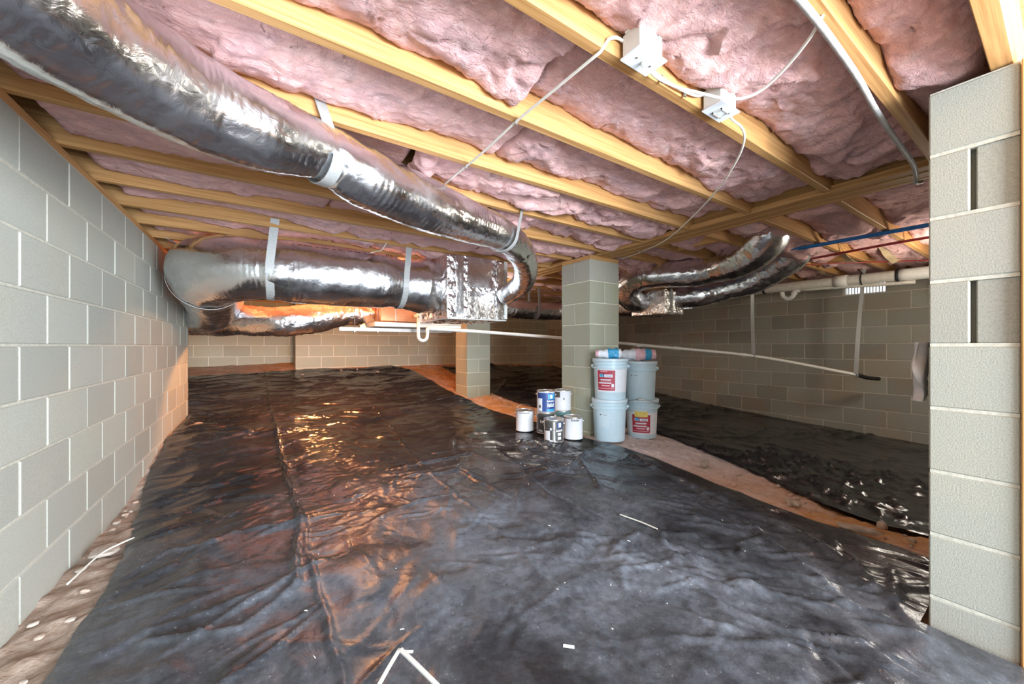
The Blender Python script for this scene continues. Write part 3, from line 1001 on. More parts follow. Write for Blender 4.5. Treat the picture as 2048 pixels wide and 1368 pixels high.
mk('elbow', *tube_vf(Wp([(tx + .09, 4.22, .16), (tx + .09, 4.22, .205), (tx + .135, 4.20, .206)]), .0195, 12, .01), M['pvc'], cd, True)
for (i, ln) in ((int(len(PP) * .60), 3), (int(len(PP) * .765), 2)):
    V, F = tube_vf(PP[i:i + ln + 1], .0240, 14, smooth_path=False); mk('coupling', V, F, M['pvc'], cd, True)
tube('foam_end', Wp([(5.60, 1.36, -.328), (5.70, 1.30, -.36), (5.85, 1.24, -.375)]), .022, M['black'], cd, 12, .02)
tag(cd, 'thin white condensate drain pipe sloping across to the right wall', 'pipe')

# ------------------------------------------------------------------ straps
def hang_strap(label, top, c, r, top2, wd=(1, 0, 0), w=.04, a0=200, a1=-20):
    """strap from a nail, under a duct of radius r at c, up to a second nail; wd = axis of the duct"""
    c = np.array(c, float); wd = np.array(wd, float); wd /= np.linalg.norm(wd)
    up = np.array([0, 0, 1.0]); si = np.cross(up, wd); si /= np.linalg.norm(si)
    P = []
    top = np.array(top, float); top2 = np.array(top2, float)
    e = math.radians(a0)
    arc = [c + r * (math.cos(t) * si + math.sin(t) * up) for t in np.linspace(math.radians(a0), math.radians(360 + a1), 22)]
    for s in np.linspace(0, 1, 5)[:-1]: P.append(top + (arc[0] - top) * s)
    P += arc
    for s in np.linspace(0, 1, 5)[1:]: P.append(arc[-1] + (top2 - arc[-1]) * s)
    P = np.array(P); P[:, 2] += CZ
    W = np.repeat(wd[None], len(P), 0)
    e = empty('hanger_strap', P[len(P) // 2])
    ribbon('band', P, W, w, M['strap'], e, .003)
    for q in (P[0], P[-1]):
        mk('nail_head', *lathe_vf([(0, .003), (.006, .003), (.006, 0), (0, 0)], 10, (q[0], q[1] - .004, q[2])), M['wire'], e)
    return tag(e, label, 'strap', 'hanger straps holding the ducts')


# si = up x wd : for wd = +x it points to +y, so angle 180 is the side towards the camera
hang_strap('grey strap around the long overhead duct, nearest the camera', (.17, YF[3] - JT - .005, .93), (.196, 1.600, .735), .112, (.24, YF[3] + .03, .90), (1, .38, 0), .045, 200, -30)
hang_strap('grey strap slung under the long overhead duct where it bends', (1.40, YF[4] - JT - .005, .955), (1.27, 2.035, .715), .112, (1.10, YF[4] + .03, .90), (.82, .57, 0), .035, 185, -30)
hang_strap('grey strap on the big trunk duct beside its left bend', (.07, YF[7] - JT - .006, .915), (.05, 3.51, .600), .240, (.07, YF[8] - JT - .006, .90), (1, -.05, 0), .055, 178, 2)
hang_strap('grey strap on the big trunk duct near the foil wrapped box', (1.05, YF[7] - JT - .006, .915), (1.06, 3.52, .585), .234, (1.05, YF[8] - JT - .006, .90), (1, 0, 0), .05, 178, 2)
hang_strap('grey strap on the trunk duct bend close to the left block wall', (-.66, 4.02, .865), (-.39, 4.05, .578), .272, (-.15, 4.06, .865), (-.15, 1, 0), .05, 180, 0)
hang_strap('grey strap holding the shaded duct between the piers', (3.3, 4.27, .86), (3.3, 4.385, .518), .14, (3.3, 4.50, .86), (1, 0, 0), .04, 175, 5)
for (lab, a, b_) in (('long grey strap hanging from a joist to the coupling of the thin white drain', (5.02, 2.20, .86), (5.13, 2.235, -.118)), ('long grey strap hanging by the bright vent to the thin white drain end', (5.58, 1.30, .86), (5.575, 1.37, -.325))):
    P = np.array(Wp([a, [(a[i] + b_[i]) / 2 + (.012 if i < 2 else 0) for i in range(3)], b_])); P = catmull(P, .06)
    n = len(P); tw = np.linspace(0, 1.2, n)
    e = empty('hanger_strap', P[-1])
    ribbon('band', P, np.stack([np.cos(tw) * .8, -np.sin(tw) * .5 - .5, 0 * tw], -1), .04, M['strap'], e, .002)
    q = P[-1]
    mk('loop', *tube_vf([(q[0] + .024 * math.cos(t) * .5, q[1] + .024 * math.cos(t) * .86, q[2] - .012 + .024 * math.sin(t)) for t in np.linspace(0, 6.2, 14)], .004, 8, .01), M['strap'], e, True)
    tag(e, lab, 'strap', 'straps carrying the thin drain')

# ------------------------------------------------------------------ big drain pipe and tubing on the right
dr = empty('drain_pipe', (5.55, 2.0, R(.65)))
DX = 5.55
A0, A1 = np.array((DX, 3.9, .775)), np.array((DX, .75, .742))
def onp(y): s = (y - A0[1]) / (A1[1] - A0[1]); return A0 + (A1 - A0) * s - np.array((0, 0, .004))
tube('pipe', Wp([tuple(onp(3.9)), tuple(onp(3)), tuple(onp(2)), tuple(onp(.75))]), .058, M['pvc_g'], dr, 20, .2)
for (ya, yb, r) in ((1.55, 1.43, .068), (1.02, .74, .064)):
    mk('coupling', *tube_vf(Wp([tuple(onp(ya)), tuple(onp(yb))]), r, 20, .05), M['pvc'], dr, True)
q = onp(1.31)
mk('strap_ring', *tube_vf([(DX + .064 * math.cos(t), q[1], R(q[2]) + .064 * math.sin(t)) for t in np.linspace(0, 6.28, 24)], .006, 8, .01), M['black'], dr, True)
tube('strap_tail', Wp([(DX, 1.31, float(q[2]) + .06), (DX - .03, 1.34, .855)]), .006, M['black'], dr, 8, .05)
for yb in (2.29, 1.04): mk('black_band', *tube_vf(Wp([tuple(onp(yb)), tuple(onp(yb - .025))]), 0.0665, 20, .05), M['black'], dr, True)
tube('elbow', Wp([tuple(onp(.80)), tuple(onp(.70)), (DX, .63, .66), (DX, .62, .54)]), .062, M['pvc'], dr, 18, .02)
tag(dr, 'thick white drain pipe running high along the right block wall', 'pipe')
tr = empty('pipe_trap', (DX, 2.0, R(.55)))
zt = float(onp(2.08)[2]) - .060
tube('u_bend', Wp([(DX, 2.08, zt), (DX, 2.08, .665), (DX, 2.065, .625), (DX, 2.015, .60), (DX, 1.965, .625), (DX, 1.95, .66), (DX, 1.94, .685), (DX, 1.89, .695)]), .026, M['pvc'], tr, 14, .012)
tube('branch_pipe', Wp([(DX, 1.90, .695), (DX, 1.6, .685), (DX, 1.2, .665), (DX, .9, .655)]), .019, M['pvc_g'], tr, 12, .1)
mk('union_nut', *tube_vf(Wp([(DX, 1.95, .645), (DX, 1.95, .68)]), .034, 12, .03), M['pvc'], tr, True)
tag(tr, 'white U-shaped trap with thin branch pipe below the thick drain', 'pipe')

for i, (x, r_, mat, lab) in enumerate(((3.82, .011, 'pexb', 'blue water tubing under the joists, left strand of the pair'), (3.86, .011, 'pexb', 'blue water tubing under the joists, right strand of the pair'))):
    tag(tube('water_tubing', Wp([(x, .28, .838), (x + .01, .8, .842), (x - .01, 1.35, .838), (x - .04, 1.75, .838), (x, 2.3, .842), (x + .02, 3.0, .84)]), r_, M[mat], None, 10, .05), lab, 'tubing', 'blue tubing')
tag(tube('water_tubing', Wp([(4.28, .28, .838), (4.30, .8, .842), (4.36, 1.35, .836), (4.44, 1.8, .838), (4.4, 2.6, .84)]), .011, M['pexr'], None, 10, .05), 'dark red water tubing under the joists beyond the blue pair', 'tubing')
tag(tube('copper_line', Wp([(5.9, .32, .845), (5.5, .70, .838), (5.0, 1.15, .834), (4.5, 1.7, .838)]), .006, M['pexr'], None, 8, .06), 'thin reddish line slanting under the far right joists', 'tubing')

# ------------------------------------------------------------------ electrical boxes and cables
def elec(label, x0, x1, kind):
    y0, y1 = .663, .737
    zp = R(.838)
    e = empty('junction_box', ((x0 + x1) / 2, (y0 + y1) / 2, zp - .006))
    bx('housing', x0 + .010, x1 - .010, y0 + .006, y1 + .002, zp + .002, zp + .075, M['white'], e, .006)
    for x in (x0 + .030, x1 - .035): bx('side_rib', x, x + .006, y0 + .002, y0 + .0065, zp + .006, zp + .066, M['white'], e, .001)
    pl = bx('cover_plate', x0, x1, y0 - .002, y1, zp - .005, zp + .002, M['plate'], e, .0025)
    cx, cy = (x0 + x1) / 2, (y0 + y1) / 2
    if kind == 'switch':
        mk('toggle', *boxg(cx - .006, cx + .006, cy - .004, cy + .006, zp - .020, zp - .005, .002), M['white'], pl)
        for s in (-1, 1): mk('screw', *lathe_vf([(0, -.0015), (.0035, -.001), (.0035, .001)], 10, (cx + s * .03, cy, zp - .005)), M['tin'], pl)
    else:
        mb = MB(); a, b_ = .026, .017
        for q in ((cx - a, cx + a, cy - b_, cy - b_ + .004), (cx - a, cx + a, cy + b_ - .004, cy + b_), (cx - a, cx - a + .005, cy - b_, cy + b_), (cx + a - .005, cx + a, cy - b_, cy + b_)): mb.box(*q, zp - .009, zp - .005)
        mb.build('receptacle_frame', M['white'], pl)
        bx('receptacle', cx - .014, cx + .014, cy - .010, cy + .010, zp - .0075, zp - .005, M['plate'], pl, .001)
    for s in (-1, 1):
        q = cx + s * .045
        mk('cable_clamp', *boxg(q - .009, q + .009, y1 - .03, y1 - .012, zp + .07, zp + .082, .002), M['white'], e)
    return tag(e, label, 'electrical box', 'white boxes on the joist')


elec('white electrical box with toggle switch, nearer the camera', .868, .988, 'switch')
elec('white electrical box with square outlet, farther along the joist', 1.300, 1.419, 'outlet')


def cable(label, P, r=.0045, mat='cable', staples=()):
    V, F = tube_vf(Wp(P), r, 10, .012)
    e = empty('cable', V.min(0))
    mk('sheath', V, F, M[mat], e, True)
    for (x, y, z) in staples:
        bx('staple', x - .006, x + .006, y - .002, y + .002, R(z) - .012, R(z) + .012, M['wire'], e, .0005)
    return tag(e, label, 'cable')


cable('white cable running straight under the joists toward the foil duct', [(.885, .735, .895), (.86, .740, .900), (.825, .742, .880), (.812, .758, .852), (.806, .80, .847), (.80, 1.0, .848), (.796, 1.17, .849), (.796, 1.45, .844), (.797, 1.60, .849), (.80, 1.88, .86)], .0048, 'cable', [(.796, 1.17, .849), (.797, 1.59, .849)])
cable('white cable looping past both boxes to the first joist', [(.985, .735, .875), (1.02, .728, .845), (1.09, .700, .822), (1.17, .670, .816), (1.25, .640, .812), (1.31, .600, .812), (1.33, .55, .822), (1.30, .47, .838), (1.25, .40, .850), (1.20, .36, .851)], .0045)
cable('short white cable joining the two electrical boxes', [(.986, .738, .885), (1.03, .737, .868), (1.10, .734, .860), (1.18, .732, .862), (1.26, .733, .875), (1.315, .735, .900)], .0045, 'cable', [(1.07, .738, .862), (1.20, .738, .864)])
cable('white cable drooping from the outlet box to the near pier', [(1.415, .70, .845), (1.45, .70, .835), (1.50, .695, .824), (1.545, .705, .805), (1.62, .755, .788), (1.75, .86, .785), (1.888, .976, .792), (2.19, 1.285, .80), (2.586, 1.756, .815), (2.80, 2.18, .833), (2.90, 2.44, .848)], .0042)
cable('grey fabric cable along the bottom edge of the first joist', [(.2, .392, .845), (.8, .388, .843), (1.105, .372, .846), (1.5, .375, .842), (1.8, .392, .842), (2.0, .398, .838), (2.25, .402, .830), (2.45, .405, .822), (2.60, .420, .812), (2.66, .43, .80), (2.72, .42, .815)], .009, 'conduit')
cable('thin white wire loop hanging on top of the big trunk duct', [(.86, 3.18, .870), (.82, 3.20, .80), (.78, 3.24, .79), (.74, 3.25, .775)], .004)

# bare lamp bulbs that light the far end and the right bay, one an added fill
def bulb(label, x, y, z, power, col, r=.03):
    e = empty('lamp_bulb', (x, y, R(z)))
    m, nt, b = mat_new('lamp_glass')
    b.inputs['Base Color'].default_value = (1, .9, .7, 1)
    b.inputs['Emission Color'].default_value = (*col, 1); b.inputs['Emission Strength'].default_value = 12
    prof = [(0, -.055), (.012, -.053), (.024, -.044), (.030, -.030), (.028, -.014), (.016, .008), (.013, .015)]
    mk('glass', *lathe_vf(prof, 20, (x, y, R(z))), m, e, True)
    mk('socket', *lathe_vf([(.014, .012), (.020, .014), (.022, .05), (.045, .06), (.05, .075), (0, .075)], 20, (x, y, R(z))), M['white'], e, True)
    tube('cord', [(x, y, R(z) + .07), (x, y, JB - .001)], .004, M['cable'], e, 8, .2)
    li = point('lamp_bulb_light', (x, y, R(z) - .10), power, col, max(.05, r))
    return tag(e, label, 'lamp')


bulb('warm glowing lamp bulb hidden behind the big trunk duct', .60, 5.05, .50, 66, (1.0, .42, .14))
bulb('small warm lamp bulb between trunk duct and air handler', .92, 4.12, .66, 12, (1.0, .46, .18))
bulb('added fill bulb hidden behind the foil wrapped box', 2.2, 4.15, .74, 12, (1.0, .97, .84))  # unseen bulb added to brighten the back wall and rear pier
bulb('lamp bulb behind the end of the front block wall', 4.55, .40, .62, 18, (1.0, .93, .80), .14)

# ------------------------------------------------------------------ plastic ground sheets
def seg_ridge(x, y, pts, w, amp, seed=0):
    """raised fold along a polyline"""
    h = np.zeros_like(x)
    x = x + fbm(x * 4, y * 4, seed + 60, 2) * .02
    for (ax, ay), (bx_, by) in zip(pts[:-1], pts[1:]):
        dx, dy = bx_ - ax, by - ay; l2 = dx * dx + dy * dy
        t = np.clip(((x - ax) * dx + (y - ay) * dy) / l2, 0, 1)
        d = np.hypot(x - ax - t * dx, y - ay - t * dy)
        h = np.maximum(h, amp * np.exp(-(d / w)))
    return h


def ridged(x, y, seed): return 1 - np.abs(pn(x, y, seed)) * 1.6


def sheet(name, label, Lf, Rf, y0, y1, res, folds, crumple, seed, creases, amp=1.0):
    nv = int((y1 - y0) / res); ys = np.linspace(y0, y1, nv)
    L = np.array([Lf(t) for t in ys]); Rr = np.array([Rf(t) for t in ys])
    nu = int((Rr - L).max() / res); u = np.linspace(0, 1, nu)
    x = L[:, None] + (Rr - L)[:, None] * u[None]; y = np.repeat(ys[:, None], nu, 1)
    y = y + 0.05 * fbm(x * 1.5, y * 0, seed + 90, 3) * np.clip(1 - np.minimum(y - y0, y1 - y) * 3, 0, 1)
    wx = fbm(x * 1.6, y * 1.6, seed, 3) * .35; wy = fbm(x * 1.6, y * 1.6, seed + 11, 3) * .35
    px, py = x + wx, y + wy
    z = G(x, y) + .020
    h = 0.018 * fbm(x * 1.5, y * 1.2, seed + 1, 3)
    h += 0.010 * fbm(px * 2.2, py * 3.0, seed + 4, 2)
    h += crumple(x, y) * (0.004 * (1 - np.abs(pn(px * 7, py * 11, seed + 9)) * 1.5) + 0.0015 * np.abs(pn(px * 17, py * 26, seed + 13)))
    # pulled creases: sharp lopsided ridges that fade out at both ends
    rc = random.Random(seed)
    for (n, xr, yr, lr, wr, ar, dirf) in creases:
        for _ in range(n):
            cx, cy = rc.uniform(*xr), rc.uniform(*yr)
            th = dirf(cx, cy, rc); ln = rc.uniform(*lr); w = rc.uniform(*wr); am = rc.uniform(*ar); bend = rc.uniform(-.25, .25)
            sgn = 1 if rc.random() < .8 else -.6
            R0 = ln * .5 + w
            j0, j1 = np.searchsorted(ys, cy - R0), np.searchsorted(ys, cy + R0)
            if j1 - j0 < 2: continue
            xx = x[j0:j1] - cx; yy = y[j0:j1] - cy
            t = xx * math.cos(th) + yy * math.sin(th); d = -xx * math.sin(th) + yy * math.cos(th)
            d = d + bend * (t * t / max(ln, .05)) + .006 * np.sin(t * 23 + cx * 9)
            tt = np.clip(1 - (2 * t / ln) ** 2, 0, 1)
            wid = w * (.35 + .65 * tt)
            prof = np.where(d > 0, np.clip(1 - d / wid, 0, 1), np.clip(1 + d / (wid * .35), 0, 1))
            h[j0:j1] += sgn * am * tt * prof
    for (pts, w, am) in folds: h += seg_ridge(x, y, pts, w, am, seed)
    h *= amp
    ed = np.minimum(u[None] * (Rr - L)[:, None], (1 - u)[None] * (Rr - L)[:, None])
    h = h * np.clip(ed * 8 + .25, 0, 1)
    z = z + np.maximum(h, -.014)
    z = z - np.clip(.03 - ed, 0, .03) * .25
    FF = np.array(grid_faces(nv, nu))[:, ::-1]
    VV = np.stack([x, y, z], -1).reshape(-1, 3)
    cc = VV[FF].mean(1)                                    # the sheet is slit around the end of the front wall
    FF = FF[~((cc[:, 0] > 1.772 + .012 * pn(cc[:, 1] * 9, cc[:, 1] * 0, 2)) & (cc[:, 1] < .272))]
    used = np.unique(FF); remap = np.zeros(len(VV), int); remap[used] = np.arange(len(used))
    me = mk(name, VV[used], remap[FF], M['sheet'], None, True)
    return tag(me, label, 'plastic sheet')


def interp(tab):
    X = [p[0] for p in tab]; Yv = [p[1] for p in tab]
    return lambda t: float(np.interp(t, X, Yv)) + 0.012 * float(fbm(np.array(t * 4.0), np.array(Yv[0]), 3, 3))


La = interp([(-1, -.52), (1.3, -.54), (2.1, -.52), (2.6, -.56), (3.2, -.64), (3.7, -.69), (4.0, -.695), (5.58, -.70), (5.75, -1.2), (8.2, -1.3)])
Ra = interp([(-1, 2.36), (.1, 2.38), (.5, 2.40), (.8, 2.42), (1.25, 2.47), (1.75, 2.54), (2.15, 2.50), (2.3, 2.44), (2.45, 2.42), (3.0, 2.44), (4.5, 2.42), (5.0, 2.46), (6.2, 2.46), (7.1, 2.42), (7.55, 2.2)])
foldsA = [([(0, 8.0), (.085, 5.06), (.145, 3.16), (.167, 2.43), (.094, 1.683)], .010, .022), ([(.167, 2.43), (.168, 1.734), (.179, 1.33), (.17, .9), (.17, -.5)], .009, .014),
          ([(1.2, 6.7), (1.153, 4.35), (.976, 2.61), (.964, 1.556), (.926, 1.04), (.857, .4)], .008, .012), ([(.094, 1.683), (-.065, 1.546), (-.305, 1.65)], .014, .016),
          ([(1.555, 2.51), (1.395, 1.70), (1.473, 1.218), (1.512, 1.026)], .012, .012), ([(2.36, 1.9), (2.20, 1.212), (2.12, .706), (1.95, .457)], .018, .030),
          ([(2.30, 1.5), (2.02, .9), (1.75, .5)], .012, .018), ([(-.606, 3.16), (-.311, 3.34), (.1, 3.19)], .010, .014), ([(-.49, 2.17), (-.36, 2.32), (-.19, 2.27)], .010, .016),
          ([(-.313, 1.70), (-.158, 1.70), (.05, 1.75)], .012, .014), ([(-.55, 2.75), (-.2, 2.95), (.1, 2.75)], .014, .016), ([(-.6, 4.7), (.1, 5.0), (.9, 4.5)], .014, .018),
          ([(-.6, 5.2), (-.1, 5.35)], .012, .02), ([(-.6, 5.05), (-.05, 5.22)], .012, .02), ([(.3, 5.6), (1.0, 5.75), (1.9, 5.3)], .02, .016), ([(-.3, 1.2), (.1, 1.1)], .02, .016), ([(2.1, 2.1), (1.75, 1.9), (1.5, 2.0)], .012, .02), ([(2.35, 2.2), (1.9, 2.0), (1.7, 1.6)], .02, .022)]
crA = lambda x, y: np.clip(np.exp(-(((x - .45) / .35) ** 2 + ((y - 3.1) / 1.3) ** 2)) * 1.3 + np.exp(-(((x - 1.9) / .35) ** 2 + ((y - 2.2) / .4) ** 2)) + .6 * np.exp(-(((x - 1.9) / .5) ** 2 + ((y - .7) / .4) ** 2)) + .14 + .5 * np.clip((y - 4.5) / 2, 0, 1), 0, 1.4)
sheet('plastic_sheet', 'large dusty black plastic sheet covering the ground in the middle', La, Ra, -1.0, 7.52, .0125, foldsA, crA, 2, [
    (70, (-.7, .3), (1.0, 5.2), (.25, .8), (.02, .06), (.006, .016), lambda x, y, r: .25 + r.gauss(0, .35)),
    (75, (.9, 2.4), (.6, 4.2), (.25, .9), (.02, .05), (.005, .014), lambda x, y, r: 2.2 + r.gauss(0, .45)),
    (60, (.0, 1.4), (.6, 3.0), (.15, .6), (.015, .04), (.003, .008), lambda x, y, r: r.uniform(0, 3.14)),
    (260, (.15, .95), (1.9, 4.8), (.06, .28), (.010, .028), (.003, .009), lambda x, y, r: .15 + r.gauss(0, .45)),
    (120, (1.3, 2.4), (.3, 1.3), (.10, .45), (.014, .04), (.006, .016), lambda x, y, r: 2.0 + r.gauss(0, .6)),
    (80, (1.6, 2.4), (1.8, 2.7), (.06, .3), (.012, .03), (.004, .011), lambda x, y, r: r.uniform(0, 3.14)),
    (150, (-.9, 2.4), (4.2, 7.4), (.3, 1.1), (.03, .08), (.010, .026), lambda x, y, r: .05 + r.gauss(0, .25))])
Lb = interp([(.30, 3.0), (.42, 2.86), (.6, 2.80), (.76, 2.83), (1.0, 2.90), (1.5, 3.14), (1.95, 3.27), (2.33, 3.42), (2.7, 3.3), (4.2, 3.06), (4.6, 3.02), (5.5, 3.06), (7.4, 3.1)])
Rb = interp([(.2, 6.17), (8, 6.17)])
foldsB = [([(3.4, 2.5), (4.5, 1.9), (6.0, 1.7)], .02, .02), ([(3.3, 3.0), (4.5, 3.3), (6.0, 3.0)], .02, .025), ([(3.9, 7.2), (4.2, 7.1)], .12, .09), ([(3.1, 1.3), (3.9, 1.2), (5, .9)], .012, .02), ([(3.2, 5.2), (3.9, 6.0), (4.6, 6.3)], .02, .03), ([(2.9, .75), (3.3, .9)], .012, .02)]
crB = lambda x, y: np.clip(np.exp(-(((x - 3.2) / .6) ** 2 + ((y - 1.0) / .6) ** 2)) * 1.5 + .45, 0, 1.5)
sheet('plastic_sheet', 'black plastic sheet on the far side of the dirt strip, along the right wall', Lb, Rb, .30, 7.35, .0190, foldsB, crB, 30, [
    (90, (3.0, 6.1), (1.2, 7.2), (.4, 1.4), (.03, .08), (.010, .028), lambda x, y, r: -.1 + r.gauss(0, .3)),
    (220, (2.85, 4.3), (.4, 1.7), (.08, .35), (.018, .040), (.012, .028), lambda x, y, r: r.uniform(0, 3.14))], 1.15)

# ------------------------------------------------------------------ buckets
def prof_r(tab): return lambda z: float(np.interp(z, [p[1] for p in tab], [p[0] for p in tab]))


def bucket(label, x, y, z, face, labels=True, handle='back', sticker=False, tilt=0):
    e = empty('bucket', (x, y, z)); c = (x, y, z)
    out = [(0, 0.003), (.124, .003), (.130, 0), (.133, .006), (.1445, .275), (.156, .278), (.156, .286), (.1455, .289), (.146, .306), (.158, .308), (.158, .316), (.147, .319), (.1475, .330), (.156, .332), (.156, .339), (.148, .341), (.149, .350)]
    lathe('body', out, M['bucket'], e, c, 48)
    lathe('lid', [(.149, .342), (.157, .342), (.158, .350), (.157, .364), (.150, .368), (.140, .368), (.138, .358), (.02, .358), (0, .358)], M['bucket_l'], e, c, 48)
    rf = prof_r([(.133, .006), (.1445, .275)])
    f = face
    dg = math.radians
    if labels:
        if labels == 'big': spec = (-48, 17, .09, .265); wl = (-53, 85, .075, .275)
        else: spec = (-36, 33, .055, .225); wl = (-85, 80, .045, .245)
        wpt = mk('paper_label', *patch_vf(c, rf, f + dg(wl[0]), f + dg(wl[1]), wl[2], wl[3], .0006, 26), M['paper'], e)
        s0, s1, z0, z1 = spec
        H = z1 - z0
        rl = mk('red_label', *patch_vf(c, rf, f + dg(s0), f + dg(s1), z0, z1, .0012, 16), M['red'], e)
        rl['label'] = 'red printed label'
        def pr(name, a, b_, p, q, m): mk(name, *patch_vf(c, rf, f + dg(s0 + (s1 - s0) * a), f + dg(s0 + (s1 - s0) * b_), z0 + H * p, z0 + H * q, .0018, 8, 2), m, rl)
        pr('print', .14, .86, .66, .80, M['paper']); pr('print', .18, .34, .67, .83, M['cyan']); pr('print', .36, .42, .66, .82, M['blue']); pr('print', .50, .80, .71, .74, M['blue'])
        pr('print', .18, .78, .50, .56, M['paper']); pr('print', .18, .75, .45, .465, M['pinkp']); pr('print', .08, .80, .34, .40, M['paper']); pr('print', .25, .72, .21, .27, M['pinkp']); pr('print', .80, .94, .17, .33, M['paper'])
        pr('print', .06, .94, .09, .115, M['pinkp']); pr('print', .18, .58, .93, .96, M['pinkp'])
        if sticker:
            mk('yellow_sticker', *patch_vf(c, rf, f + dg(-26), f + dg(22), .205, .258, .0026, 12), M['yellow'], e)
            mk('print', *patch_vf(c, rf, f + dg(8), f + dg(13), .238, .243, .0032, 4, 2), M['ink'], e)
    else:
        mk('paper_label', *patch_vf(c, rf, f + dg(-40), f + dg(0), .13, .255, .0006, 12), M['bucket_l'], e)
        mk('print', *patch_vf(c, rf, f + dg(-34), f + dg(-29), .232, .240, .0014, 4, 2), M['ink'], e)
        mk('print', *patch_vf(c, rf, f + dg(-22), f + dg(-8), .235, .238, .0014, 4, 2), M['char'], e)
    # wire bail
    ax = f + dg(90)
    a = np.array((math.cos(ax), math.sin(ax), 0)) * .158
    def arc(dirv, drop):
        pts = []
        for t in np.linspace(0, math.pi, 17):
            p = a * math.cos(t) + np.array(dirv) * math.sin(t)
            pts.append((x + p[0], y + p[1], z + .298 + p[2]))
        return pts
    fx, fy = math.cos(f), math.sin(f)
    if handle == 'up': hp = arc((-fx * .08, -fy * .08, .215), 0)
    elif handle == 'lean': hp = arc((fx * .176, fy * .176, .075), 0)
    elif handle == 'front': hp = arc((fx * .178, fy * .178, -.085), 0)
    else: hp = arc((-fx * .178, -fy * .178, -.05), 0)
    h = tube('wire_handle', hp, .0028, M['wire'], e, 8, .012)
    mid = hp[7:10]
    V, F = tube_vf(mid, .010, 12, .012); mk('grip', V, F, M['white'], h, True)
    for s in (-1, 1): mk('handle_ear', *lathe_vf([(0, .014), (.012, .012), (.014, 0), (.012, -.012), (0, -.014)], 12, (x + s * a[0] * .985, y + s * a[1] * .985, z + .298)), M['bucket'], e, True)
    return tag(e, label, 'bucket', 'stacked plastic buckets by the pier')


fc = lambda x, y: math.atan2(-y, -x)
bxA, byA = 2.60, 2.325; bxB, byB = 3.06, 2.33
zA = float(G(bxA, byA)) + .012; zB = float(G(bxB, byB)) + .010
bucket('plain pale bucket, bottom of the stack nearest the pier', bxA, byA, zA, fc(bxA, byA), labels=False, handle='back')
bucket('bucket with large red label on top of the stack nearest the pier', bxA + .005, byA - .005, zA + .359, fc(bxA, byA), labels='big', handle='back')
bucket('bucket with yellow sticker over its red label, bottom right', bxB, byB, zB, fc(bxB, byB), labels='low', handle='lean', sticker=True)
bucket('pale blue bucket with small white label, top right of the stacks', bxB - .01, byB + .01, zB + .359, fc(bxB, byB), labels=False, handle='up')


def bag(label, P, rad, stripes, seed):
    V, F = tube_vf(P, 0, 22, .008, rfun=lambda l, a, t: np.interp(l / t, np.linspace(0, 1, len(rad)), rad) * (1 + .30 * pn(l * 22 + np.cos(a) * 2, np.sin(a) * 3, seed) + .28 * np.abs(pn(l * 55, np.sin(a) * 4, seed + 3)) - .08))
    e = empty('rolled_bag', V.min(0))
    n = len(V) // 22
    lo = 0
    for (f0, f1, m, nm) in stripes:
        i0, i1 = int(f0 * (n - 1)), int(f1 * (n - 1))
        mk(nm, V[i0 * 22:(i1 + 1) * 22], grid_faces(i1 - i0 + 1, 22, True) + ([tuple(range(22))[::-1]] if i0 == 0 else []) + ([tuple((i1 - i0) * 22 + k for k in range(22))] if i1 == n - 1 else []), m, e, True)
    return tag(e, label, 'bag')


tz = zA + .718 + .052
bag('crumpled white bag with bright blue wrap on the red labelled bucket', [(2.475, 2.375, tz), (2.53, 2.325, tz - .005), (2.58, 2.28, tz), (2.64, 2.225, tz + .002)], [.026, .034, .040, .044, .045, .036], [(0, .14, M['pinkp'], 'print_band'), (.14, .5, bagm, 'wrapper'), (.5, .9, M['cyan'], 'blue_band'), (.9, 1, bagm, 'wrapper')], 3)
tz2 = zB + .727 + .058
bag('rolled white bag printed red and blue on the top right bucket', [(2.90, 2.45, tz2), (2.97, 2.38, tz2 + .004), (3.05, 2.31, tz2 + .004), (3.14, 2.235, tz2 + .002)], [.030, .052, .056, .054, .054, .040], [(0, .42, bagm, 'wrapper'), (.42, .70, M['pinkp'], 'print_band'), (.70, .88, M['cyan'], 'blue_band'), (.88, 1, M['pinkp'], 'print_band')], 9)

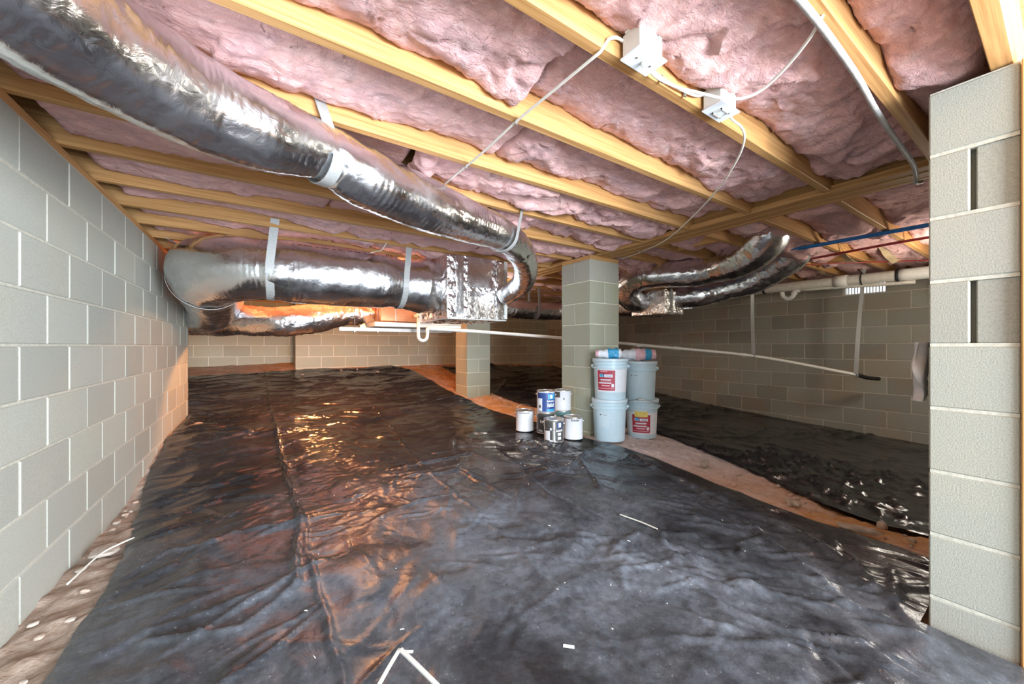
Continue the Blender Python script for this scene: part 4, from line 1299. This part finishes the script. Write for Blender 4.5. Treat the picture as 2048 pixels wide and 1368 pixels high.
# ------------------------------------------------------------------ paint cans
def can(label, x, y, z, body, wraps=(), handle='side', face=None, drip=False):
    c = (x, y, z); e = empty('paint_can', c)
    r = .083; h = .188
    f = fc(x, y) if face is None else face
    dg = math.radians
    lathe('body', [(0, .004), (r - .003, .004), (r, 0), (r + .002, .003), (r, .006), (r, h - .006), (r + .0025, h - .002), (r + .0015, h), (r - .009, h + .002), (r - .010, h - .005)], body, e, c, 44)
    lathe('rim', [(r - .0095, h - .004), (r - .008, h + .0035), (r + .001, h + .004), (r + .003, h), (r + .0025, h - .005)], M['tin'], e, c, 44)
    lathe('lid', [(r - .010, h - .006), (r - .014, h - .007), (r - .016, h + .001), (r - .022, h + .001), (r - .024, h - .003), (.02, h - .003), (0, h - .003)], M['tin'], e, c, 44)
    rf = lambda zz: r
    for (nm, a, b_, p, q, m, lay) in wraps:
        mk(nm, *patch_vf(c, rf, f + dg(a), f + dg(b_), h * p, h * q, .0006 + .0006 * lay, max(4, int((b_ - a) / 7)), 2), m, e)
    ax = f + dg(80)
    a = np.array((math.cos(ax), math.sin(ax), 0)) * (r + .004)
    for s in (-1, 1): mk('handle_ear', *lathe_vf([(0, .010), (.008, .009), (.010, 0), (.008, -.009), (0, -.010)], 10, (x + s * a[0], y + s * a[1], z + h - .035)), M['tin'], e, True)
    fx, fy = math.cos(f), math.sin(f)
    dv = {'up': (-fx * .045, -fy * .045, .085), 'back': (-fx * .11, -fy * .11, .02), 'front': (fx * .10, fy * .10, -.045), 'right': (-fx * .095, -fy * .095, -.02), 'side': (-fx * .10, -fy * .10, -.04)}[handle]
    pts = []
    for t in np.linspace(0, math.pi, 15):
        p = a * 1.08 * math.cos(t) + np.array(dv) * math.sin(t)
        pts.append((x + p[0], y + p[1], z + h - .035 + p[2]))
    tube('wire_handle', pts, .0018, M['wire'], e, 8, .01)
    return tag(e, label, 'paint can', 'paint cans beside the pier')


def glyphs(nm, a, b_, p, q, m, n, lay=3, gap=.25):
    w = (b_ - a) / n
    return [(nm, a + i * w, a + i * w + w * (1 - gap), p + (q - p) * (.0 if i % 3 else .0), q - (q - p) * (.25 if i % 2 else 0), m, lay) for i in range(n)]


gz = lambda x, y: float(G(x, y)) + .030
can('white paint can standing alone at the left of the cans', 2.066, 2.89, gz(2.066, 2.89), M['can'], [('mark_line', -38, 30, .90, .93, M['char'], 1)], 'up')
dark = [('dark_label', -75, 60, .05, .93, M['char'], 0), ('white_edge', -90, -72, .02, .96, M['can'], 1)] + glyphs('print', -38, -8, .52, .66, M['paper'], 3) + glyphs('print', -50, -20, .10, .20, M['paper'], 4)
x, y = 2.163, 2.69
can('charcoal labelled paint can underneath the blue can', x, y, gz(x, y), M['tin'], dark, 'side')
zb = gz(x, y) + .194
blue = [('blue_label', -62, 85, .03, .93, M['blue'], 0), ('white_edge', -80, -62, .02, .95, M['can'], 1), ('barcode_panel', -60, -24, .06, .66, M['paper'], 1), ('barcode', -48, -34, .20, .34, M['char'], 2), ('cyan_panel', 12, 62, .62, .88, M['cyan'], 1), ('logo_block', 24, 44, .66, .84, M['plate'], 2), ('cyan_band', 4, 62, .05, .16, M['cyan'], 1)] + \
    glyphs('print', 6, 56, .50, .58, M['paper'], 7) + glyphs('print', 8, 56, .26, .44, M['paper'], 5) + [('print', 34, 56, .90, .92, M['paper'], 2)]
can('blue labelled paint can stacked on a charcoal one', x, y, zb, M['can'], blue, 'side')
x, y = 2.068, 2.467
front = [('dark_label', -60, 72, .05, .92, M['char'], 0), ('white_stripe', -6, 8, .06, .93, M['tin'], 2), ('white_splash', -58, -22, .10, .52, M['can'], 1), ('navy_panel', 20, 56, .64, .90, M['blue'], 1), ('light_block', 28, 46, .68, .88, M['plate'], 2)] + \
    glyphs('print', 14, 58, .50, .60, M['paper'], 6) + glyphs('print', -22, -8, .54, .66, M['paper'], 1) + [('print', 24, 46, .32, .44, M['paper'], 2), ('print', 24, 46, .14, .26, M['paper'], 2), ('print', -24, 10, .06, .12, M['paper'], 2)]
can('front paint can with charcoal label splashed white', x, y, gz(x, y) - .008, M['tin'], front, 'front')
x, y = 2.276, 2.45
can('white paint can with handwriting under its dark rim, nearest the buckets', x, y, gz(x, y) - .008, M['can'], [('dark_rim_drip', -80, 80, .95, 1.0, M['char'], 0)] + glyphs('handwriting', -10, 40, .84, .92, M['ink'], 6, 1, .4), 'side')
x, y = 2.385, 2.72
can('teal paint can supporting the rear white can', x, y, gz(x, y) - .01, M['teal'], [], 'side')
can('rear white paint can with grey sticker, standing on the teal can', x, y, gz(x, y) + .184, M['can'], [('grey_sticker', -62, -14, .66, .94, M['char'], 0), ('drip', 8, 14, .54, .66, M['ink'], 0)], 'back')

# ------------------------------------------------------------------ rag, stones, debris
ys_ = np.linspace(0, 1, 26); V = []
for i, t in enumerate(ys_):
    for j, s in enumerate(np.linspace(0, 1, 14)):
        zz = .012 - .20 * t
        w = .10 * (1 - .45 * abs(t - .45))
        V.append((1.846 + w * s + .018 * math.sin(9 * t), .292 + .014 * math.sin(s * 11 + t * 5) + .008 * t, R(zz)))
F = grid_faces(26, 14)
rag = mk('rag', V, F, M['cloth'], None, True)
md = rag.modifiers.new('thickness', 'SOLIDIFY'); md.thickness = .004
tag(rag, 'pale crumpled rag hanging behind the end of the front wall', 'rag')


def stone(name, label, x, y, lx, ly, lz, rz, mat, seed, grp=None, zoff=0.0):
    rs = np.random.RandomState(seed)
    import bmesh
    bm = bmesh.new(); bmesh.ops.create_icosphere(bm, subdivisions=2, radius=1)
    V = np.array([v.co[:] for v in bm.verts]); F = [tuple(v.index for v in f.verts) for f in bm.faces]; bm.free()
    V = np.sign(V) * np.abs(V) ** .75
    d = 1 + .22 * pn(V[:, 0] * 2 + seed, V[:, 1] * 2 + V[:, 2] * 1.5, seed)
    V = V * d[:, None] * np.array((lx, ly, lz)) / 2
    c, s = math.cos(rz), math.sin(rz)
    V = np.stack([V[:, 0] * c - V[:, 1] * s, V[:, 0] * s + V[:, 1] * c, V[:, 2]], -1)
    V += np.array((x, y, float(G(x, y)) + lz * .32 + zoff))
    o = mk(name, V, F, mat)
    return tag(o, label, 'stone', grp)


stone('concrete_shard', 'flat pale concrete shard at the edge of the black sheet', 2.46, .60, .055, .17, .03, .35, M['stone'], 2, zoff=.012)
stone('stone', 'pale chunk lying on the middle of the dirt strip', 2.80, 1.56, .10, .06, .045, .2, M['concrete'], 5, zoff=.01)
stone('stone', 'two-lobed pale clod on the orange part of the dirt strip', 2.60, .92, .10, .05, .035, 1.1, M['stone'], 8, zoff=.01)
stone('stone', 'small clod beside the edge of the far black sheet', 2.70, .56, .045, .04, .04, 0, M['stone'], 11, zoff=.01)
rs = random.Random(4)
for i in range(34):
    t = rs.uniform(.4, 2.2)
    xx = np.interp(t, [.4, 1, 1.5, 2.2], [2.45, 2.5, 2.58, 2.62]) + rs.uniform(.02, .45)
    s = rs.uniform(.012, .03)
    stone('pebble', 'small clay pebble scattered on the dirt strip', xx, t, s, s * rs.uniform(.6, 1), s * .7, rs.uniform(0, 3), M['stone'] if i % 3 else M['dirt'], 20 + i, 'pebbles on the dirt strip', .004)
for i in range(20):
    t = rs.uniform(1.3, 3.3)
    s = rs.uniform(.012, .040)
    stone('mortar_crumb', 'mortar crumb lying between left wall and black sheet', rs.uniform(-.69, -.56 if t < 2.7 else -.66), t, s, s * rs.uniform(.5, 1), s * .45, rs.uniform(0, 3), M['concrete'] if i % 2 else M['stone'], 70 + i, 'mortar crumbs by the left wall', .002)
stone('mortar_slab', 'flat mortar lump at the foot of the left wall', -.63, 2.55, .10, .13, .03, .3, M['concrete'], 99, zoff=.004)
tag(tube('twig', [(-.66, 2.25, float(G(-.66, 2.25)) + .02), (-.62, 2.45, float(G(-.62, 2.45)) + .035), (-.57, 2.52, float(G(-.57, 2.52)) + .04), (-.53, 2.56, float(G(-.53, 2.56)) + .04)], .004, M['cable'], None, 8, .02), 'pale bent stick by the left wall', 'stick')
for i in range(9):
    a = rs.uniform(0, 6.28); t = rs.uniform(6.9, 7.5)
    stone('pebble', 'small clay pebble near the foot of the back wall', rs.uniform(.5, 2.4), t + .08, .04, .03, .025, a, M['stone'], 130 + i, 'pebbles by the back wall', .02)

gs = lambda x, y: float(G(x, y)) + .034
# angled white trim strips in the foreground
def strip_piece(name, P, w, label, cat, th=.004, mat='white'):
    pts = np.array([(x, y, gs(x, y)) for (x, y) in P])
    P2 = catmull(pts, .02)
    P2[:, 2] = P2[:, 2].mean() + (P2[:, 2] - P2[:, 2].mean()) * .3
    d = P2[-1] - P2[0]; W = np.array((-d[1], d[0], 0))
    return tag(ribbon(name, P2, W, w, M[mat], None, th), label, cat)


strip_piece('trim_strip', [(.343, 1.127), (.300, 1.083), (.225, 1.00)], .010, 'thin white trim strip in the foreground, left leg of the V', 'strip')
strip_piece('trim_strip', [(.343, 1.122), (.37, 1.02), (.40, .90)], .012, 'thin white trim strip in the foreground, right leg of the V', 'strip', .005)
strip_piece('trim_strip', [(.352, 1.108), (.372, 1.094)], .007, 'tiny white sliver beside the tip of the V shaped strips', 'strip')
strip_piece('straw_stem', [(1.548, 1.312), (1.57, 1.20), (1.577, 1.11)], .006, 'pale straw lying on the black sheet right of centre', 'straw', .004, 'cable')
strip_piece('trim_strip', [(.752, .853), (.776, .83)], .008, 'short white sliver on the sheet, front and centre', 'strip')
for i in range(40):
    xx, yy = rs.uniform(-.2, 2.0), rs.uniform(.75, 2.8)
    a = rs.uniform(0, 6.28); L = rs.uniform(.004, .014)
    dx, dy = math.cos(a) * L, math.sin(a) * L
    zz = gs(xx, yy)
    o = ribbon('debris_fleck', [(xx, yy, zz), (xx + dx / 2, yy + dy / 2, zz + .001), (xx + dx, yy + dy, zz)], (-dy, dx, 0), rs.uniform(.002, .004), M['white'], None, .0015)
    tag(o, 'tiny white fleck of debris on the large black sheet', 'debris', 'white flecks on the sheet')
